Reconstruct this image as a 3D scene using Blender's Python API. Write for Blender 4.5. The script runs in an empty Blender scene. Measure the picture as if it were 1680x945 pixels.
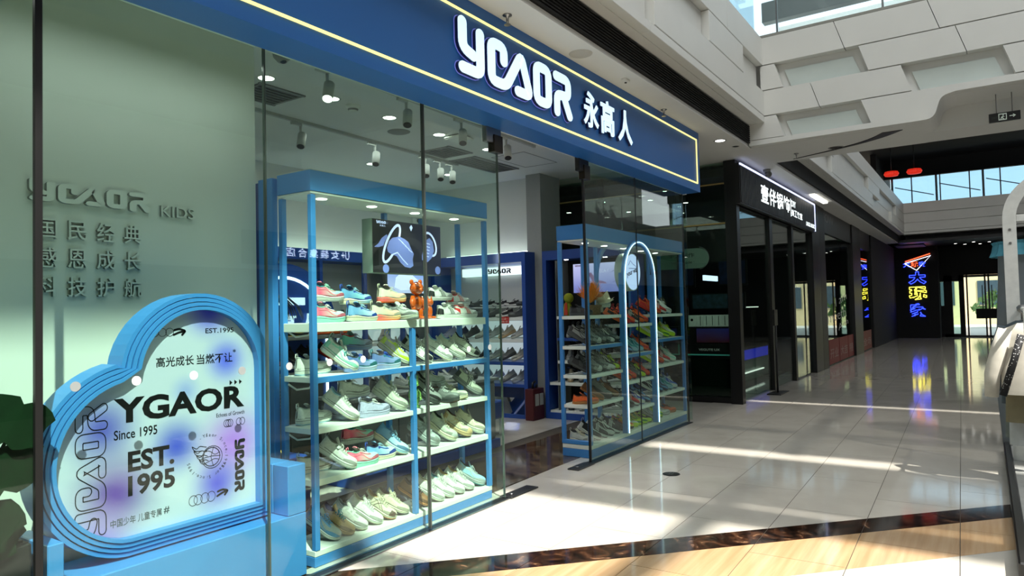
import bpy, math, random
import numpy as np
from mathutils import Vector, Matrix
D = bpy.data; SC = bpy.context.scene; COL = SC.collection
random.seed(11)
PI = math.pi

# ---------------------------------------------------------------- camera, world, sun, skylight, exposure
def cam_matrix(yaw, pitch, roll):
    f = Vector((math.cos(pitch)*math.cos(yaw), math.cos(pitch)*math.sin(yaw), math.sin(pitch)))
    r = f.cross(Vector((0, 0, 1))).normalized(); u = r.cross(f)
    c, s = math.cos(roll), math.sin(roll)
    R, U = c*r+s*u, -s*r+c*u
    m = Matrix(((R.x, U.x, -f.x), (R.y, U.y, -f.y), (R.z, U.z, -f.z)))
    return m.to_4x4()
cam = D.objects.new('camera', D.cameras.new('camera')); COL.objects.link(cam)
cam.matrix_world = Matrix.Translation((0, 0, 1.5)) @ cam_matrix(math.radians(34.206), math.radians(1.917), math.radians(-1.376))
cam.data.sensor_width = 36.0; cam.data.lens = 36.0*1141.6/1680.0
cam.data.clip_start = 0.05; cam.data.clip_end = 200
SC.camera = cam

world = D.worlds.new('sky'); SC.world = world; world.use_nodes = True
wn = world.node_tree.nodes; wl = world.node_tree.links
bg = wn['Background']
sky = wn.new('ShaderNodeTexSky'); sky.sky_type = 'HOSEK_WILKIE'; sky.sun_direction = Vector((-.36, -.65, 1)).normalized(); sky.turbidity = 4
mixw = wn.new('ShaderNodeMix'); mixw.data_type = 'RGBA'; mixw.inputs[0].default_value = .75
wl.new(sky.outputs[0], mixw.inputs[6]); mixw.inputs[7].default_value = (.92, .97, 1.0, 1)
wl.new(mixw.outputs[2], bg.inputs[0]); bg.inputs[1].default_value = 2.0

def lamp(name, kind, energy, color, loc, look=None, **kw):
    l = D.lights.new(name, kind); l.energy = energy; l.color = color
    for k, v in kw.items(): setattr(l, k, v)
    o = D.objects.new(name, l); o.location = loc; COL.objects.link(o)
    if look is not None:
        o.rotation_euler = (Vector(look)-Vector(loc)).to_track_quat('-Z', 'Y').to_euler()
    return o
SUND = Vector((.36, .65, -1.0)).normalized()
lamp('sun', 'SUN', 8.2, (1.0, .95, .86), (0, -10, 20), Vector((0, -10, 20))+SUND, angle=math.radians(.55))
lamp('skylight_glow', 'AREA', 780, (.97, .99, 1.0), (3.2, -3.2, 13.0), (3.2, -3.2, 0), shape='RECTANGLE', size=13, size_y=11)
lamp('far_fascia_fill', 'AREA', 75, (1.0, .98, .95), (21, -3.0, 10.5), (21, 2.46, 4.6), shape='RECTANGLE', size=14, size_y=3)  # added fill lamp aimed at the far fascia to brighten it
SC.view_settings.view_transform = 'Standard'; SC.view_settings.look = 'None'
SC.view_settings.exposure = 0.38; SC.view_settings.gamma = 1.0; SC.view_settings.use_curve_mapping = False
SC.cycles.transparent_max_bounces = 32; SC.cycles.max_bounces = 10
SC.cycles.sample_clamp_indirect = 6.0; SC.cycles.caustics_reflective = False; SC.cycles.caustics_refractive = False

# ---------------------------------------------------------------- materials
def lin(c):
    r = []
    for v in c[:3]:
        v = v/255.0
        r.append(v/12.92 if v <= .04045 else ((v+.055)/1.055)**2.4)
    return (*r, 1.0)
MATS = {}
def mat(name, rgb, rough=.5, metal=0.0, emit=0.0, spec=.5, var=0.06, scale=18.0, bump=0.0, coat=0.0, alpha=None, sheen=0.0):
    if name in MATS: return MATS[name]
    m = D.materials.new(name); m.use_nodes = True; n = m.node_tree.nodes; l = m.node_tree.links
    p = n['Principled BSDF']
    p.inputs['Roughness'].default_value = rough; p.inputs['Metallic'].default_value = metal
    p.inputs['Specular IOR Level'].default_value = spec; p.inputs['Coat Weight'].default_value = coat
    p.inputs['Sheen Weight'].default_value = sheen
    c = lin(rgb)
    if var > 0 or bump > 0:
        tc = n.new('ShaderNodeTexCoord'); nz = n.new('ShaderNodeTexNoise'); nz.inputs['Scale'].default_value = scale
        nz.inputs['Detail'].default_value = 3
        l.new(tc.outputs['Object'], nz.inputs['Vector'])
    if var > 0:
        cr = n.new('ShaderNodeValToRGB')
        cr.color_ramp.elements[0].position = .3; cr.color_ramp.elements[1].position = .7
        cr.color_ramp.elements[0].color = tuple(v*(1-var) for v in c[:3])+(1,)
        cr.color_ramp.elements[1].color = tuple(min(1, v*(1+var)) for v in c[:3])+(1,)
        l.new(nz.outputs['Fac'], cr.inputs[0]); l.new(cr.outputs[0], p.inputs['Base Color'])
    else:
        p.inputs['Base Color'].default_value = c
    if bump > 0:
        b = n.new('ShaderNodeBump'); b.inputs['Strength'].default_value = bump; b.inputs['Distance'].default_value = .004
        l.new(nz.outputs['Fac'], b.inputs['Height']); l.new(b.outputs[0], p.inputs['Normal'])
    if emit > 0:
        p.inputs['Emission Color'].default_value = c; p.inputs['Emission Strength'].default_value = emit
    MATS[name] = m
    return m

def grad_mat(name, c1, c2, axis=0, a=0.0, b=.27, rough=.55):
    """a fabric or foam dyed from one colour to another along an axis of the piece"""
    if name in MATS: return MATS[name]
    m = D.materials.new(name); m.use_nodes = True; n = m.node_tree.nodes; l = m.node_tree.links
    p = n['Principled BSDF']; p.inputs['Roughness'].default_value = rough
    tc = n.new('ShaderNodeTexCoord'); sx = n.new('ShaderNodeSeparateXYZ'); mr = n.new('ShaderNodeMapRange')
    mr.inputs[1].default_value = a; mr.inputs[2].default_value = b
    l.new(tc.outputs['Object'], sx.inputs[0]); l.new(sx.outputs[axis], mr.inputs[0])
    cr = n.new('ShaderNodeValToRGB'); cr.color_ramp.elements[0].position = .2; cr.color_ramp.elements[1].position = .75
    cr.color_ramp.elements[0].color = lin(c1); cr.color_ramp.elements[1].color = lin(c2)
    l.new(mr.outputs[0], cr.inputs[0]); l.new(cr.outputs[0], p.inputs['Base Color'])
    MATS[name] = m; return m

def glass_mat(name, tint, rough=0.0, refl=1.0):
    """thin pane: tinted see-through plus mirror reflection by Fresnel"""
    if name in MATS: return MATS[name]
    m = D.materials.new(name); m.use_nodes = True; n = m.node_tree.nodes; l = m.node_tree.links
    n.remove(n['Principled BSDF']); out = n['Material Output']
    geo = n.new('ShaderNodeNewGeometry'); mr = n.new('ShaderNodeMapRange')
    mr.inputs[3].default_value = 1.45; mr.inputs[4].default_value = 1/1.45
    l.new(geo.outputs['Backfacing'], mr.inputs[0])
    fr = n.new('ShaderNodeFresnel'); l.new(mr.outputs[0], fr.inputs[0])
    mu = n.new('ShaderNodeMath'); mu.operation = 'MULTIPLY'; mu.inputs[1].default_value = refl; l.new(fr.outputs[0], mu.inputs[0])
    tr = n.new('ShaderNodeBsdfTransparent'); tr.inputs[0].default_value = (*tint, 1)
    gl = n.new('ShaderNodeBsdfGlossy'); gl.inputs['Roughness'].default_value = rough
    mx = n.new('ShaderNodeMixShader'); l.new(mu.outputs[0], mx.inputs[0]); l.new(tr.outputs[0], mx.inputs[1]); l.new(gl.outputs[0], mx.inputs[2])
    l.new(mx.outputs[0], out.inputs[0]); MATS[name] = m; return m

def glow(name, rgb, s): return mat(name, rgb, rough=.4, emit=s, var=0)

def stone_mat(name, cols, scale, rough, stretch=(1, 1, 1), rnd=.08, rot=0.0, detail=6, dist=0.0, spec=.5, stops=None):
    if name in MATS: return MATS[name]
    m = D.materials.new(name); m.use_nodes = True; n = m.node_tree.nodes; l = m.node_tree.links
    p = n['Principled BSDF']; p.inputs['Roughness'].default_value = rough; p.inputs['Specular IOR Level'].default_value = spec
    geo = n.new('ShaderNodeNewGeometry'); mp = n.new('ShaderNodeMapping'); mp.inputs['Scale'].default_value = stretch
    mp.inputs['Rotation'].default_value = (0, 0, rot)
    l.new(geo.outputs['Position'], mp.inputs[0])
    nz = n.new('ShaderNodeTexNoise'); nz.inputs['Scale'].default_value = scale; nz.inputs['Detail'].default_value = detail
    nz.inputs['Distortion'].default_value = dist
    l.new(mp.outputs[0], nz.inputs[0])
    cr = n.new('ShaderNodeValToRGB'); el = cr.color_ramp.elements
    st = stops or [.3+.4*i/(len(cols)-1) for i in range(len(cols))]
    el[0].position = st[0]; el[0].color = lin(cols[0]); el[1].position = st[-1]; el[1].color = lin(cols[-1])
    for q, c in zip(st[1:-1], cols[1:-1]):
        e = el.new(q); e.color = lin(c)
    l.new(nz.outputs['Fac'], cr.inputs[0])
    oi = n.new('ShaderNodeObjectInfo'); mr = n.new('ShaderNodeMapRange'); mr.inputs[3].default_value = 1-rnd; mr.inputs[4].default_value = 1+rnd*.3
    l.new(oi.outputs['Random'], mr.inputs[0])
    hs = n.new('ShaderNodeHueSaturation'); l.new(mr.outputs[0], hs.inputs['Value']); l.new(cr.outputs[0], hs.inputs['Color'])
    l.new(hs.outputs[0], p.inputs['Base Color'])
    MATS[name] = m; return m

# ---------------------------------------------------------------- mesh building
ORG = {}
class MB:
    def __init__(s): s.v = []; s.f = []; s.m = []; s.s = []
    def add(s, vs, fs, m=0, sm=False):
        o = len(s.v); s.v += [tuple(v) for v in vs]
        for f in fs: s.f.append(tuple(i+o for i in f)); s.m.append(m); s.s.append(sm)
        return s
    def box(s, x0, x1, y0, y1, z0, z1, m=0):
        x0, x1 = min(x0, x1), max(x0, x1); y0, y1 = min(y0, y1), max(y0, y1); z0, z1 = min(z0, z1), max(z0, z1)
        return s.add([(x0,y0,z0),(x1,y0,z0),(x1,y1,z0),(x0,y1,z0),(x0,y0,z1),(x1,y0,z1),(x1,y1,z1),(x0,y1,z1)],
                     [(0,3,2,1),(4,5,6,7),(0,1,5,4),(1,2,6,5),(2,3,7,6),(3,0,4,7)], m)
    def bbox(s, x0, x1, y0, y1, z0, z1, b=.006, m=0):
        """box with chamfered edges"""
        vs = []; 
        for sx in (0, 1):
            for sy in (0, 1):
                for sz in (0, 1):
                    c = [(x0, x1)[sx], (y0, y1)[sy], (z0, z1)[sz]]; d = [b*(1-2*sx), b*(1-2*sy), b*(1-2*sz)]
                    for a in range(3):
                        vs.append(tuple(c[i]+(0 if i == a else d[i]) for i in range(3)))
        I = lambda sx, sy, sz, a: ((sx*2+sy)*2+sz)*3+a
        fs = []
        fs += [(I(0,0,0,0), I(0,0,1,0), I(0,1,1,0), I(0,1,0,0)), (I(1,0,0,0), I(1,1,0,0), I(1,1,1,0), I(1,0,1,0)),
               (I(0,0,0,1), I(1,0,0,1), I(1,0,1,1), I(0,0,1,1)), (I(0,1,0,1), I(0,1,1,1), I(1,1,1,1), I(1,1,0,1)),
               (I(0,0,0,2), I(0,1,0,2), I(1,1,0,2), I(1,0,0,2)), (I(0,0,1,2), I(1,0,1,2), I(1,1,1,2), I(0,1,1,2))]
        for a in (0, 1):
            for b2 in (0, 1):
                fs.append((I(a,b2,0,0), I(a,b2,0,1), I(a,b2,1,1), I(a,b2,1,0)))
                fs.append((I(a,0,b2,0), I(a,0,b2,2), I(a,1,b2,2), I(a,1,b2,0)))
                fs.append((I(0,a,b2,1), I(0,a,b2,2), I(1,a,b2,2), I(1,a,b2,1)))
        for sx in (0, 1):
            for sy in (0, 1):
                for sz in (0, 1): fs.append((I(sx,sy,sz,0), I(sx,sy,sz,1), I(sx,sy,sz,2)))
        return s.add(vs, fs, m)
    def prism(s, poly, to3, d0, d1, m=0, mside=None):
        n = len(poly)
        vs = [to3(u, v, d0) for u, v in poly]+[to3(u, v, d1) for u, v in poly]
        s.add(vs, [tuple(range(n)), tuple(range(2*n-1, n-1, -1))], m)
        o = len(s.v)-2*n
        for i in range(n):
            j = (i+1) % n; s.f.append((o+i, o+n+i, o+n+j, o+j)); s.m.append(m if mside is None else mside); s.s.append(False)
        return s
    def ring(s, outer, inner, to3, d0, d1, m=0):
        n = len(outer)
        vs = [to3(u, v, d) for d in (d0, d1) for P in (outer, inner) for u, v in P]
        fs = []
        for i in range(n):
            j = (i+1) % n
            fs += [(i, j, n+j, n+i), (2*n+i, 3*n+i, 3*n+j, 2*n+j), (i, 2*n+i, 2*n+j, j), (n+i, n+j, 3*n+j, 3*n+i)]
        return s.add(vs, fs, m)
    def tube(s, pts, r, n=8, m=0, closed=False, sm=True, flat=None):
        P = [Vector(p) for p in pts]; N = len(P); up = None; vs = []
        for i, p in enumerate(P):
            if closed: t = (P[(i+1) % N]-P[i-1])
            else: t = P[min(i+1, N-1)]-P[max(i-1, 0)]
            t.normalize()
            if up is None:
                a = Vector((0, 0, 1)) if abs(t.z) < .9 else Vector((1, 0, 0)); up = (a-t*a.dot(t)).normalized()
            else:
                up = (up-t*up.dot(t)); up = up.normalized() if up.length > 1e-6 else t.orthogonal().normalized()
            b = t.cross(up); rr = r[i] if isinstance(r, (list, tuple)) else r
            for k in range(n):
                a = 2*PI*k/n
                vs.append(p+(up*math.cos(a)*(flat or 1)+b*math.sin(a))*rr)
        fs = []
        for i in range(N if closed else N-1):
            j = (i+1) % N
            for k in range(n):
                l = (k+1) % n; fs.append((i*n+k, i*n+l, j*n+l, j*n+k))
        s.add(vs, fs, m, sm)
        if not closed:
            o = len(s.v)-N*n
            s.f += [tuple(o+k for k in range(n-1, -1, -1)), tuple(o+(N-1)*n+k for k in range(n))]; s.m += [m, m]; s.s += [False, False]
        return s
    def cyl(s, p0, p1, r0, r1=None, n=16, m=0, sm=True): return s.tube([p0, p1], [r0, r0 if r1 is None else r1], n, m, sm=sm)
    def ell(s, c, r, nu=16, nv=10, m=0, rot=None):
        vs = []; fs = []
        for j in range(1, nv):
            t = PI*j/nv
            for i in range(nu):
                a = 2*PI*i/nu; vs.append((r[0]*math.sin(t)*math.cos(a), r[1]*math.sin(t)*math.sin(a), r[2]*math.cos(t)))
        vs += [(0, 0, r[2]), (0, 0, -r[2])]; T = len(vs)-2
        for j in range(nv-2):
            for i in range(nu):
                k = (i+1) % nu; fs.append((j*nu+i, (j+1)*nu+i, (j+1)*nu+k, j*nu+k))
        for i in range(nu):
            k = (i+1) % nu; fs += [(T, i, k), (T+1, (nv-2)*nu+k, (nv-2)*nu+i)]
        M = rot or Matrix.Identity(3)
        return s.add([M @ Vector(v)+Vector(c) for v in vs], fs, m, True)
    def grid(s, P, m=0, sm=True, wrap=False, flip=False):
        """P: rows of points"""
        R = len(P); n = len(P[0]); fs = []
        for i in range(R-1):
            for j in range(n if wrap else n-1):
                k = (j+1) % n; f = (i*n+j, i*n+k, (i+1)*n+k, (i+1)*n+j); fs.append(f[::-1] if flip else f)
        return s.add([p for row in P for p in row], fs, m, sm)
    def lathe(s, prof, c=(0, 0, 0), n=20, m=0):
        return s.grid([[(c[0]+r*math.cos(2*PI*k/n), c[1]+r*math.sin(2*PI*k/n), c[2]+z) for k in range(n)] for r, z in prof], m, True, True, True)
    def mesh(s, name, mats, off=(0, 0, 0)):
        me = D.meshes.new(name); o = Vector(off)
        me.from_pydata([(x-o.x, y-o.y, z-o.z) for x, y, z in s.v], [], s.f)
        for mm in (mats if isinstance(mats, (list, tuple)) else [mats]): me.materials.append(mm)
        me.polygons.foreach_set('material_index', s.m); me.polygons.foreach_set('use_smooth', s.s); me.update()
        return me
    def build(s, name, mats, parent=None, label=None, cat=None, group=None, kind=None, origin=None):
        if parent is not None: off = ORG[parent.name]
        elif origin is not None: off = origin
        else:
            a = np.array(s.v); off = ((a[:, 0].min()+a[:, 0].max())/2, (a[:, 1].min()+a[:, 1].max())/2, a[:, 2].min())
        me = s.mesh(name, mats, off)
        o = D.objects.new(name, me); COL.objects.link(o)
        if parent is not None: o.parent = parent; ORG[o.name] = off
        else: o.location = off; ORG[o.name] = tuple(off)
        tag(o, label, cat, group, kind)
        return o
def tag(o, label=None, cat=None, group=None, kind=None):
    if label: o['label'] = label
    if cat: o['category'] = cat
    if group: o['group'] = group
    if kind: o['kind'] = kind
    return o
def thing(name, label, cat, loc=(0, 0, 0), group=None):
    o = D.objects.new(name, None); o.location = loc; o.empty_display_size = .1; COL.objects.link(o); ORG[o.name] = tuple(loc)
    return tag(o, label, cat, group)
def struct(name, mb, m, parent=None): return mb.build(name, m, parent, kind=None if parent else 'structure')
def copy_thing(src, loc, rot=None, label=None):
    r = src.copy(); COL.objects.link(r); r.location = loc
    if rot is not None: r.rotation_euler = rot
    if label: r['label'] = label
    for ch in list(src.children):
        c = ch.copy(); COL.objects.link(c); c.parent = r
        for g in list(ch.children):
            d = g.copy(); COL.objects.link(d); d.parent = c
    ORG[r.name] = tuple(loc)
    return r

XZ = lambda u, v, d: (u, d, v)      # facing -y plane
def arc(cx, cy, r, a0, a1, n=12): return [(cx+r*math.cos(math.radians(a0+(a1-a0)*i/n)), cy+r*math.sin(math.radians(a0+(a1-a0)*i/n))) for i in range(n+1)]
def fillet(P, r, n=5, closed=False):
    out = []; N = len(P)
    for i in range(N):
        if not closed and i in (0, N-1): out.append(P[i]); continue
        a, b, c = Vector(P[i-1]), Vector(P[i]), Vector(P[(i+1) % N])
        d1 = (a-b); d2 = (c-b); q = min(r, d1.length*.49, d2.length*.49)
        p0 = b+d1.normalized()*q; p1 = b+d2.normalized()*q
        for k in range(n+1):
            t = k/n; out.append(tuple((1-t)**2*p0+2*t*(1-t)*b+t*t*p1))
    return out
def ribbon(P, w, cap=True, closed=False):
    """outline(s) of a stroke of width w along polyline P"""
    P = [Vector(p) for p in P]; N = len(P); L = []; R = []
    for i in range(N):
        if closed: a, c = P[i-1], P[(i+1) % N]
        else: a, c = P[max(i-1, 0)], P[min(i+1, N-1)]
        d1 = (P[i]-a); d2 = (c-P[i])
        if d1.length < 1e-9: d1 = d2
        if d2.length < 1e-9: d2 = d1
        d1 = d1.normalized(); d2 = d2.normalized()
        n1 = Vector((-d1.y, d1.x)); n2 = Vector((-d2.y, d2.x)); nn = (n1+n2)
        nn = nn.normalized() if nn.length > 1e-6 else n1
        k = min(2.0, 1/max(.3, nn.dot(n1)))
        L.append(P[i]+nn*w/2*k); R.append(P[i]-nn*w/2*k)
    if closed: return [tuple(p) for p in L], [tuple(p) for p in R]
    out = [tuple(p) for p in L]
    if cap:
        d = (P[-1]-P[-2]).normalized(); a0 = math.atan2(d.x, -d.y) ; a = math.atan2(d.y, d.x)+PI/2
        out += [(P[-1].x+w/2*math.cos(a-PI*k/8), P[-1].y+w/2*math.sin(a-PI*k/8)) for k in range(1, 8)]
    out += [tuple(p) for p in R[::-1]]
    if cap:
        d = (P[0]-P[1]).normalized(); a = math.atan2(d.y, d.x)+PI/2
        out += [(P[0].x+w/2*math.cos(a-PI*k/8), P[0].y+w/2*math.sin(a-PI*k/8)) for k in range(1, 8)]
    return out

def strip(mb, P, w, to3, d0, d1, m=0, ms=None):
    """a raised stroke with round ends, laid as quads along P (d1 is the visible face)"""
    P = [Vector(p) for p in P]; N = len(P); Lf = []; Rt = []
    for i in range(N):
        a, c = P[max(i-1, 0)], P[min(i+1, N-1)]; d1_ = P[i]-a; d2_ = c-P[i]
        if d1_.length < 1e-9: d1_ = d2_
        if d2_.length < 1e-9: d2_ = d1_
        d1_ = d1_.normalized(); d2_ = d2_.normalized(); n1 = Vector((-d1_.y, d1_.x)); n2 = Vector((-d2_.y, d2_.x)); nn = n1+n2
        nn = nn.normalized() if nn.length > 1e-6 else n1
        k = min(1.5, 1/max(.4, nn.dot(n1))); Lf.append(P[i]+nn*w/2*k); Rt.append(P[i]-nn*w/2*k)
    vs = []; fs = []
    for d in (d1, d0): vs += [to3(p.x, p.y, d) for p in Lf]+[to3(p.x, p.y, d) for p in Rt]
    for i in range(N-1):
        fs += [(i, i+1, N+i+1, N+i), (i, 2*N+i, 2*N+i+1, i+1), (N+i+1, 3*N+i+1, 3*N+i, N+i)]
    o_ = len(mb.f); mb.add(vs, fs, m)
    if ms is not None:
        for i_ in range(o_, len(mb.f)):
            if (i_-o_) % 3: mb.m[i_] = ms
    for e, q in ((P[0], P[0]-P[1]), (P[-1], P[-1]-P[-2])):
        a0 = math.atan2(q.y, q.x); arc_ = [(e.x+w/2*math.cos(a0-PI/2+PI*k/10), e.y+w/2*math.sin(a0-PI/2+PI*k/10)) for k in range(11)]
        vs = [to3(u, v, d1) for u, v in arc_]+[to3(u, v, d0) for u, v in arc_]
        mb.add(vs, [tuple(range(11))]+[(k, 11+k, 12+k, k+1) for k in range(10)], m)
        if ms is not None:
            for i_ in range(len(mb.f)-10, len(mb.f)): mb.m[i_] = ms
    return mb
TXT = {}
def text_verts(s, bold=0.0):
    k = (s, bold)
    if k not in TXT:
        cu = D.curves.new('lettering', 'FONT'); cu.body = s; cu.offset = bold; cu.resolution_u = 3; cu.fill_mode = 'FRONT'
        ob = D.objects.new('lettering', cu); me = D.meshes.new_from_object(ob)
        vs = [tuple(v.co) for v in me.vertices]; fs = [tuple(p.vertices) for p in me.polygons]
        D.objects.remove(ob); D.curves.remove(cu); D.meshes.remove(me); TXT[k] = (vs, fs)
    return TXT[k]
def text_mb(s, p, right, up, w=None, h=None, bold=0.0, depth=0.0, mb=None, m=0, ms=None):
    """flat or raised lettering whose box starts at p (lower left)"""
    vs, fs = text_verts(s, bold); mb = mb or MB()
    if not vs: return mb
    a = np.array(vs); x0, x1, y0, y1 = a[:, 0].min(), a[:, 0].max(), a[:, 1].min(), a[:, 1].max()
    sx = w/(x1-x0) if w else None; sy = h/max(1e-6, (y1-y0)) if h else None
    sx = sx or sy; sy = sy or sx
    R, U, P0 = Vector(right).normalized(), Vector(up).normalized(), Vector(p); Nn = R.cross(U)
    F = [P0+R*((x-x0)*sx)+U*((y-y0)*sy) for x, y, _ in vs]
    if depth:
        from collections import Counter
        E = Counter()
        for f in fs:
            for i in range(len(f)): E[tuple(sorted((f[i], f[(i+1) % len(f)])))] += 1
        n = len(F); side = []
        for f in fs:
            for i in range(len(f)):
                u, v = f[i], f[(i+1) % len(f)]
                if E[tuple(sorted((u, v)))] == 1: side.append((u, u+n, v+n, v))
        o_ = len(mb.f); mb.add([q+Nn*depth for q in F]+F, list(fs)+side, m)
        if ms is not None:
            for i_ in range(o_+len(fs), len(mb.f)): mb.m[i_] = ms
    else: mb.add(F, fs, m)
    return mb

# ---------------------------------------------------------------- shared materials
M = dict(
 tile=stone_mat('polished_beige_tile', [(182,177,167), (196,191,181), (189,184,174)], 1.6, .07, rnd=.05),
 wood=stone_mat('wood_vein_tile', [(176,142,103), (188,155,116), (198,168,130)], 3.0, .10, stretch=(.35, 7, 1), rnd=.10, rot=-.02, stops=[.32, .5, .68]),
 band=stone_mat('dark_marble', [(20,13,10), (44,28,20), (74,48,33), (130,100,76)], 5.0, .07, rnd=.25, dist=2.2, detail=9, stops=[.36, .52, .62, .70]),
 brown=stone_mat('brown_marble', [(46,36,26), (76,60,44), (104,88,68), (52,40,30)], 3.2, .08, rnd=.05, dist=1.6, detail=8, stops=[.32, .47, .56, .66]),
 joint=mat('joint_grout', (70,64,56), .8),
 white=mat('white_panel', (226,226,221), .45, var=.02, scale=2),
 soffit=mat('white_plaster', (226,226,222), .7, var=.015, scale=3),
 wallw=mat('white_wall_paint', (214,218,212), .6, var=.015, scale=3),
 shopceil=mat('shop_ceiling_paint', (222,226,222), .7, var=.015, scale=3),
 black=mat('black_metal', (12,12,13), .35, var=.05),
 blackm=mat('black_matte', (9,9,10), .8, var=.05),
 dark=mat('dark_charcoal_panel', (20,19,20), .4, var=.05),
 blue=mat('display_blue_paint', (64,132,202), .38, var=.02, scale=4),
 dblue=mat('dark_blue_paint', (28,70,150), .4, var=.02, scale=4),
 sign=mat('sign_blue_paint', (38,104,180), .42, var=.02, scale=1.5),
 shelf=mat('white_laminate', (226,230,224), .35, var=.01),
 grey=mat('grey_laminate', (120,124,122), .5, var=.02),
 steel=mat('brushed_steel', (150,150,150), .3, metal=1.0, var=.03),
 chrome=mat('chrome', (215,215,218), .12, metal=1.0, var=0),
 glass=glass_mat('shop_glass', (.865, .965, .91)),
 acryl=glass_mat('clear_acrylic', (.95, .97, .965), refl=.8),
 rail=glass_mat('balustrade_glass', (.78, .88, .92)),
 led=glow('led_white', (225,245,250), 2.2),
 ledw=glow('led_warm_line', (255,236,150), .95),
 lampd=glow('downlight_lens', (255,252,244), 9.0),
 print=mat('black_print', (6,7,10), .7, var=0, spec=.2),
)

# ---------------------------------------------------------------- floor: slab, tiles, marble band
struct('floor', MB().box(-10, 36, -8, 10.5, -.25, -.004), M['joint'])
floor = D.objects['floor']
TA = math.radians(1.4); Tx = Vector((math.cos(TA), math.sin(TA))); Ux = Vector((-math.sin(TA), math.cos(TA)))
def clip(poly, a, b, c):
    """keep a*x+b*y<=c"""
    out = []
    for i in range(len(poly)):
        p, q = poly[i], poly[(i+1) % len(poly)]; dp, dq = a*p[0]+b*p[1]-c, a*q[0]+b*q[1]-c
        if dp <= 0: out.append(p)
        if dp*dq < 0:
            t = dp/(dp-dq); out.append((p[0]+t*(q[0]-p[0]), p[1]+t*(q[1]-p[1])))
    return out
def tu3(t, u, d): q = Tx*t+Ux*u; return (q.x, q.y, d)
def area(P): return abs(sum(P[i][0]*P[(i+1) % len(P)][1]-P[(i+1) % len(P)][0]*P[i][1] for i in range(len(P))))/2
def lay(poly, name, m):
    if len(poly) < 3 or area(poly) < .004: return
    MB().prism(poly[::-1] if False else poly, tu3, -.003, 0.0, 0).build(name, m, floor)
W_, L_ = .543, 1.086; G = .0022
for k in range(-4, 13):
    u0 = .063+W_*k; off = (.0 if k % 2 else .5)*L_
    for n in range(-2, 30):
        t0 = 4.37+off-3*L_+n*L_ - (0 if True else 0); t1 = t0+L_; u1 = u0+W_
        if t1 < 2.0 or t0 > 33.4: continue
        far = t0 > 15
        q = [(t0+G, u0+G), (t1-G, u0+G), (t1-G, u1-G), (t0+G, u1-G)]
        # what the camera or its neighbours can see
        if u1 < -.6 and t0 < 6: continue
        if u0 > 2.9 and (t0 > 9.6 or t1 < 2.6): continue
        if u0 < -1.2 and t0 < 12: continue
        if t0 > 20 and (u0 < -1.7 or u0 > 2.9): continue
        if u0 > 5.0 and t0 < 6: continue
        if u1 > 3.42 and u0 < 4.3 and 2.5 < t0 < 8.4 and u0 > 3.25: continue
        a = clip(q, -1, -1, -6.04); b = clip(clip(q, 1, 1, 6.04-G), -1, -1, -5.68-G); c = clip(clip(q, 1, 1, 5.68-G), -1, -1, -4.95-G); d = clip(q, 1, 1, 4.95-G)
        lay(a, 'floor_tile', M['tile']); lay(b, 'marble_strip', M['band']); lay(c, 'wood_vein_tile', M['wood']); lay(d, 'floor_tile', M['tile'])
# dark brown marble threshold inside the door line
for i in range(5):
    x0 = 2.9+i*1.1
    MB().box(x0+.001, x0+1.099, 3.46, 4.36, -.003, .0015).build('threshold_slab', M['brown'], floor)
MB().box(8.9, 36, -8, -1.7, -.003, -.0015).build('far_floor', M['tile'], floor)
o = MB(); o.box(20, 34.4, 2.9, 4, -.003, -.0015); o.build('far_floor_edge', M['tile'], floor)
dr = thing('floor_drain', 'round dark steel floor drain cover set in the pale tiles', 'drain', (6.01, 2.40, .001))
MB().lathe([(.002, .004), (.055, .005), (.075, .003), (.078, 0)], (6.01, 2.40, .001), 24).build('ring_cover', M['black'], dr)
MB().box(5.975, 6.045, 2.385, 2.392, .005, .008).box(5.975, 6.045, 2.408, 2.415, .005, .008).build('slot_bar', M['steel'], dr)

# ---------------------------------------------------------------- ceiling mass, soffits, fascia, bridge
struct('ceiling_shopfront', MB().box(-6, 36, 2.70, 10.5, 3.75, 5.25), M['soffit'])
struct('ceiling_ledge', MB().box(-10, 10.0, 2.562, 2.70, 4.05, 5.25).box(11.45, 30.3, 2.562, 2.70, 4.05, 5.25), M['soffit'])
gr = MB()
for k in range(9):
    z = 3.795+k*.028; gr.box(-6, 10.0, 2.665, 2.699, z, z+.013)
gr.box(-6, 10.0, 2.692, 2.699, 3.79, 4.049)
gv = gr.build('linear_air_grille', M['blackm'], label='long black slatted air grille in the soffit step above the blue sign', cat='air grille')
g2 = MB().box(11.45, 30.3, 2.66, 2.699, 3.79, 4.049)
g2.build('linear_air_grille', M['blackm'], label='long black air grille in the soffit step beyond the white bridge', cat='air grille')
# fascia panels: rows of white boards, some set back
ROWS = [(4.05, 4.145), (4.15, 4.495), (4.50, 4.855), (4.86, 5.25)]
f1 = thing('trim_fascia', None, None, (2, 2.5, 4.05)); f1['kind'] = 'structure'
f2 = thing('trim_fascia_far', None, None, (20, 2.5, 4.05)); f2['kind'] = 'structure'
def fascia_row(root, z0, z1, cuts, y=2.56):
    """cuts: (x0, x1, depth) boards"""
    for x0, x1, d in cuts:
        d = .10 if d > .01 else .012
        MB().bbox(x0+.004, x1-.004, y-d, y+.002, z0+.002, z1-.002, .004).build('fascia_board', M['white'], root)
fascia_row(f1, *ROWS[0], [(-6, 0, .04), (0, 3, .04), (3, 6, .04), (6, 8, .04), (8, 10, .04)])
fascia_row(f1, *ROWS[1], [(-6, 2.6, .04), (2.6, 6.1, .002), (6.1, 10, .04)])
fascia_row(f1, *ROWS[2], [(-6, 1, .04), (1, 4.6, .04), (4.6, 7.7, .002), (7.7, 9.05, .04), (9.05, 10, .002)])
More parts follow.
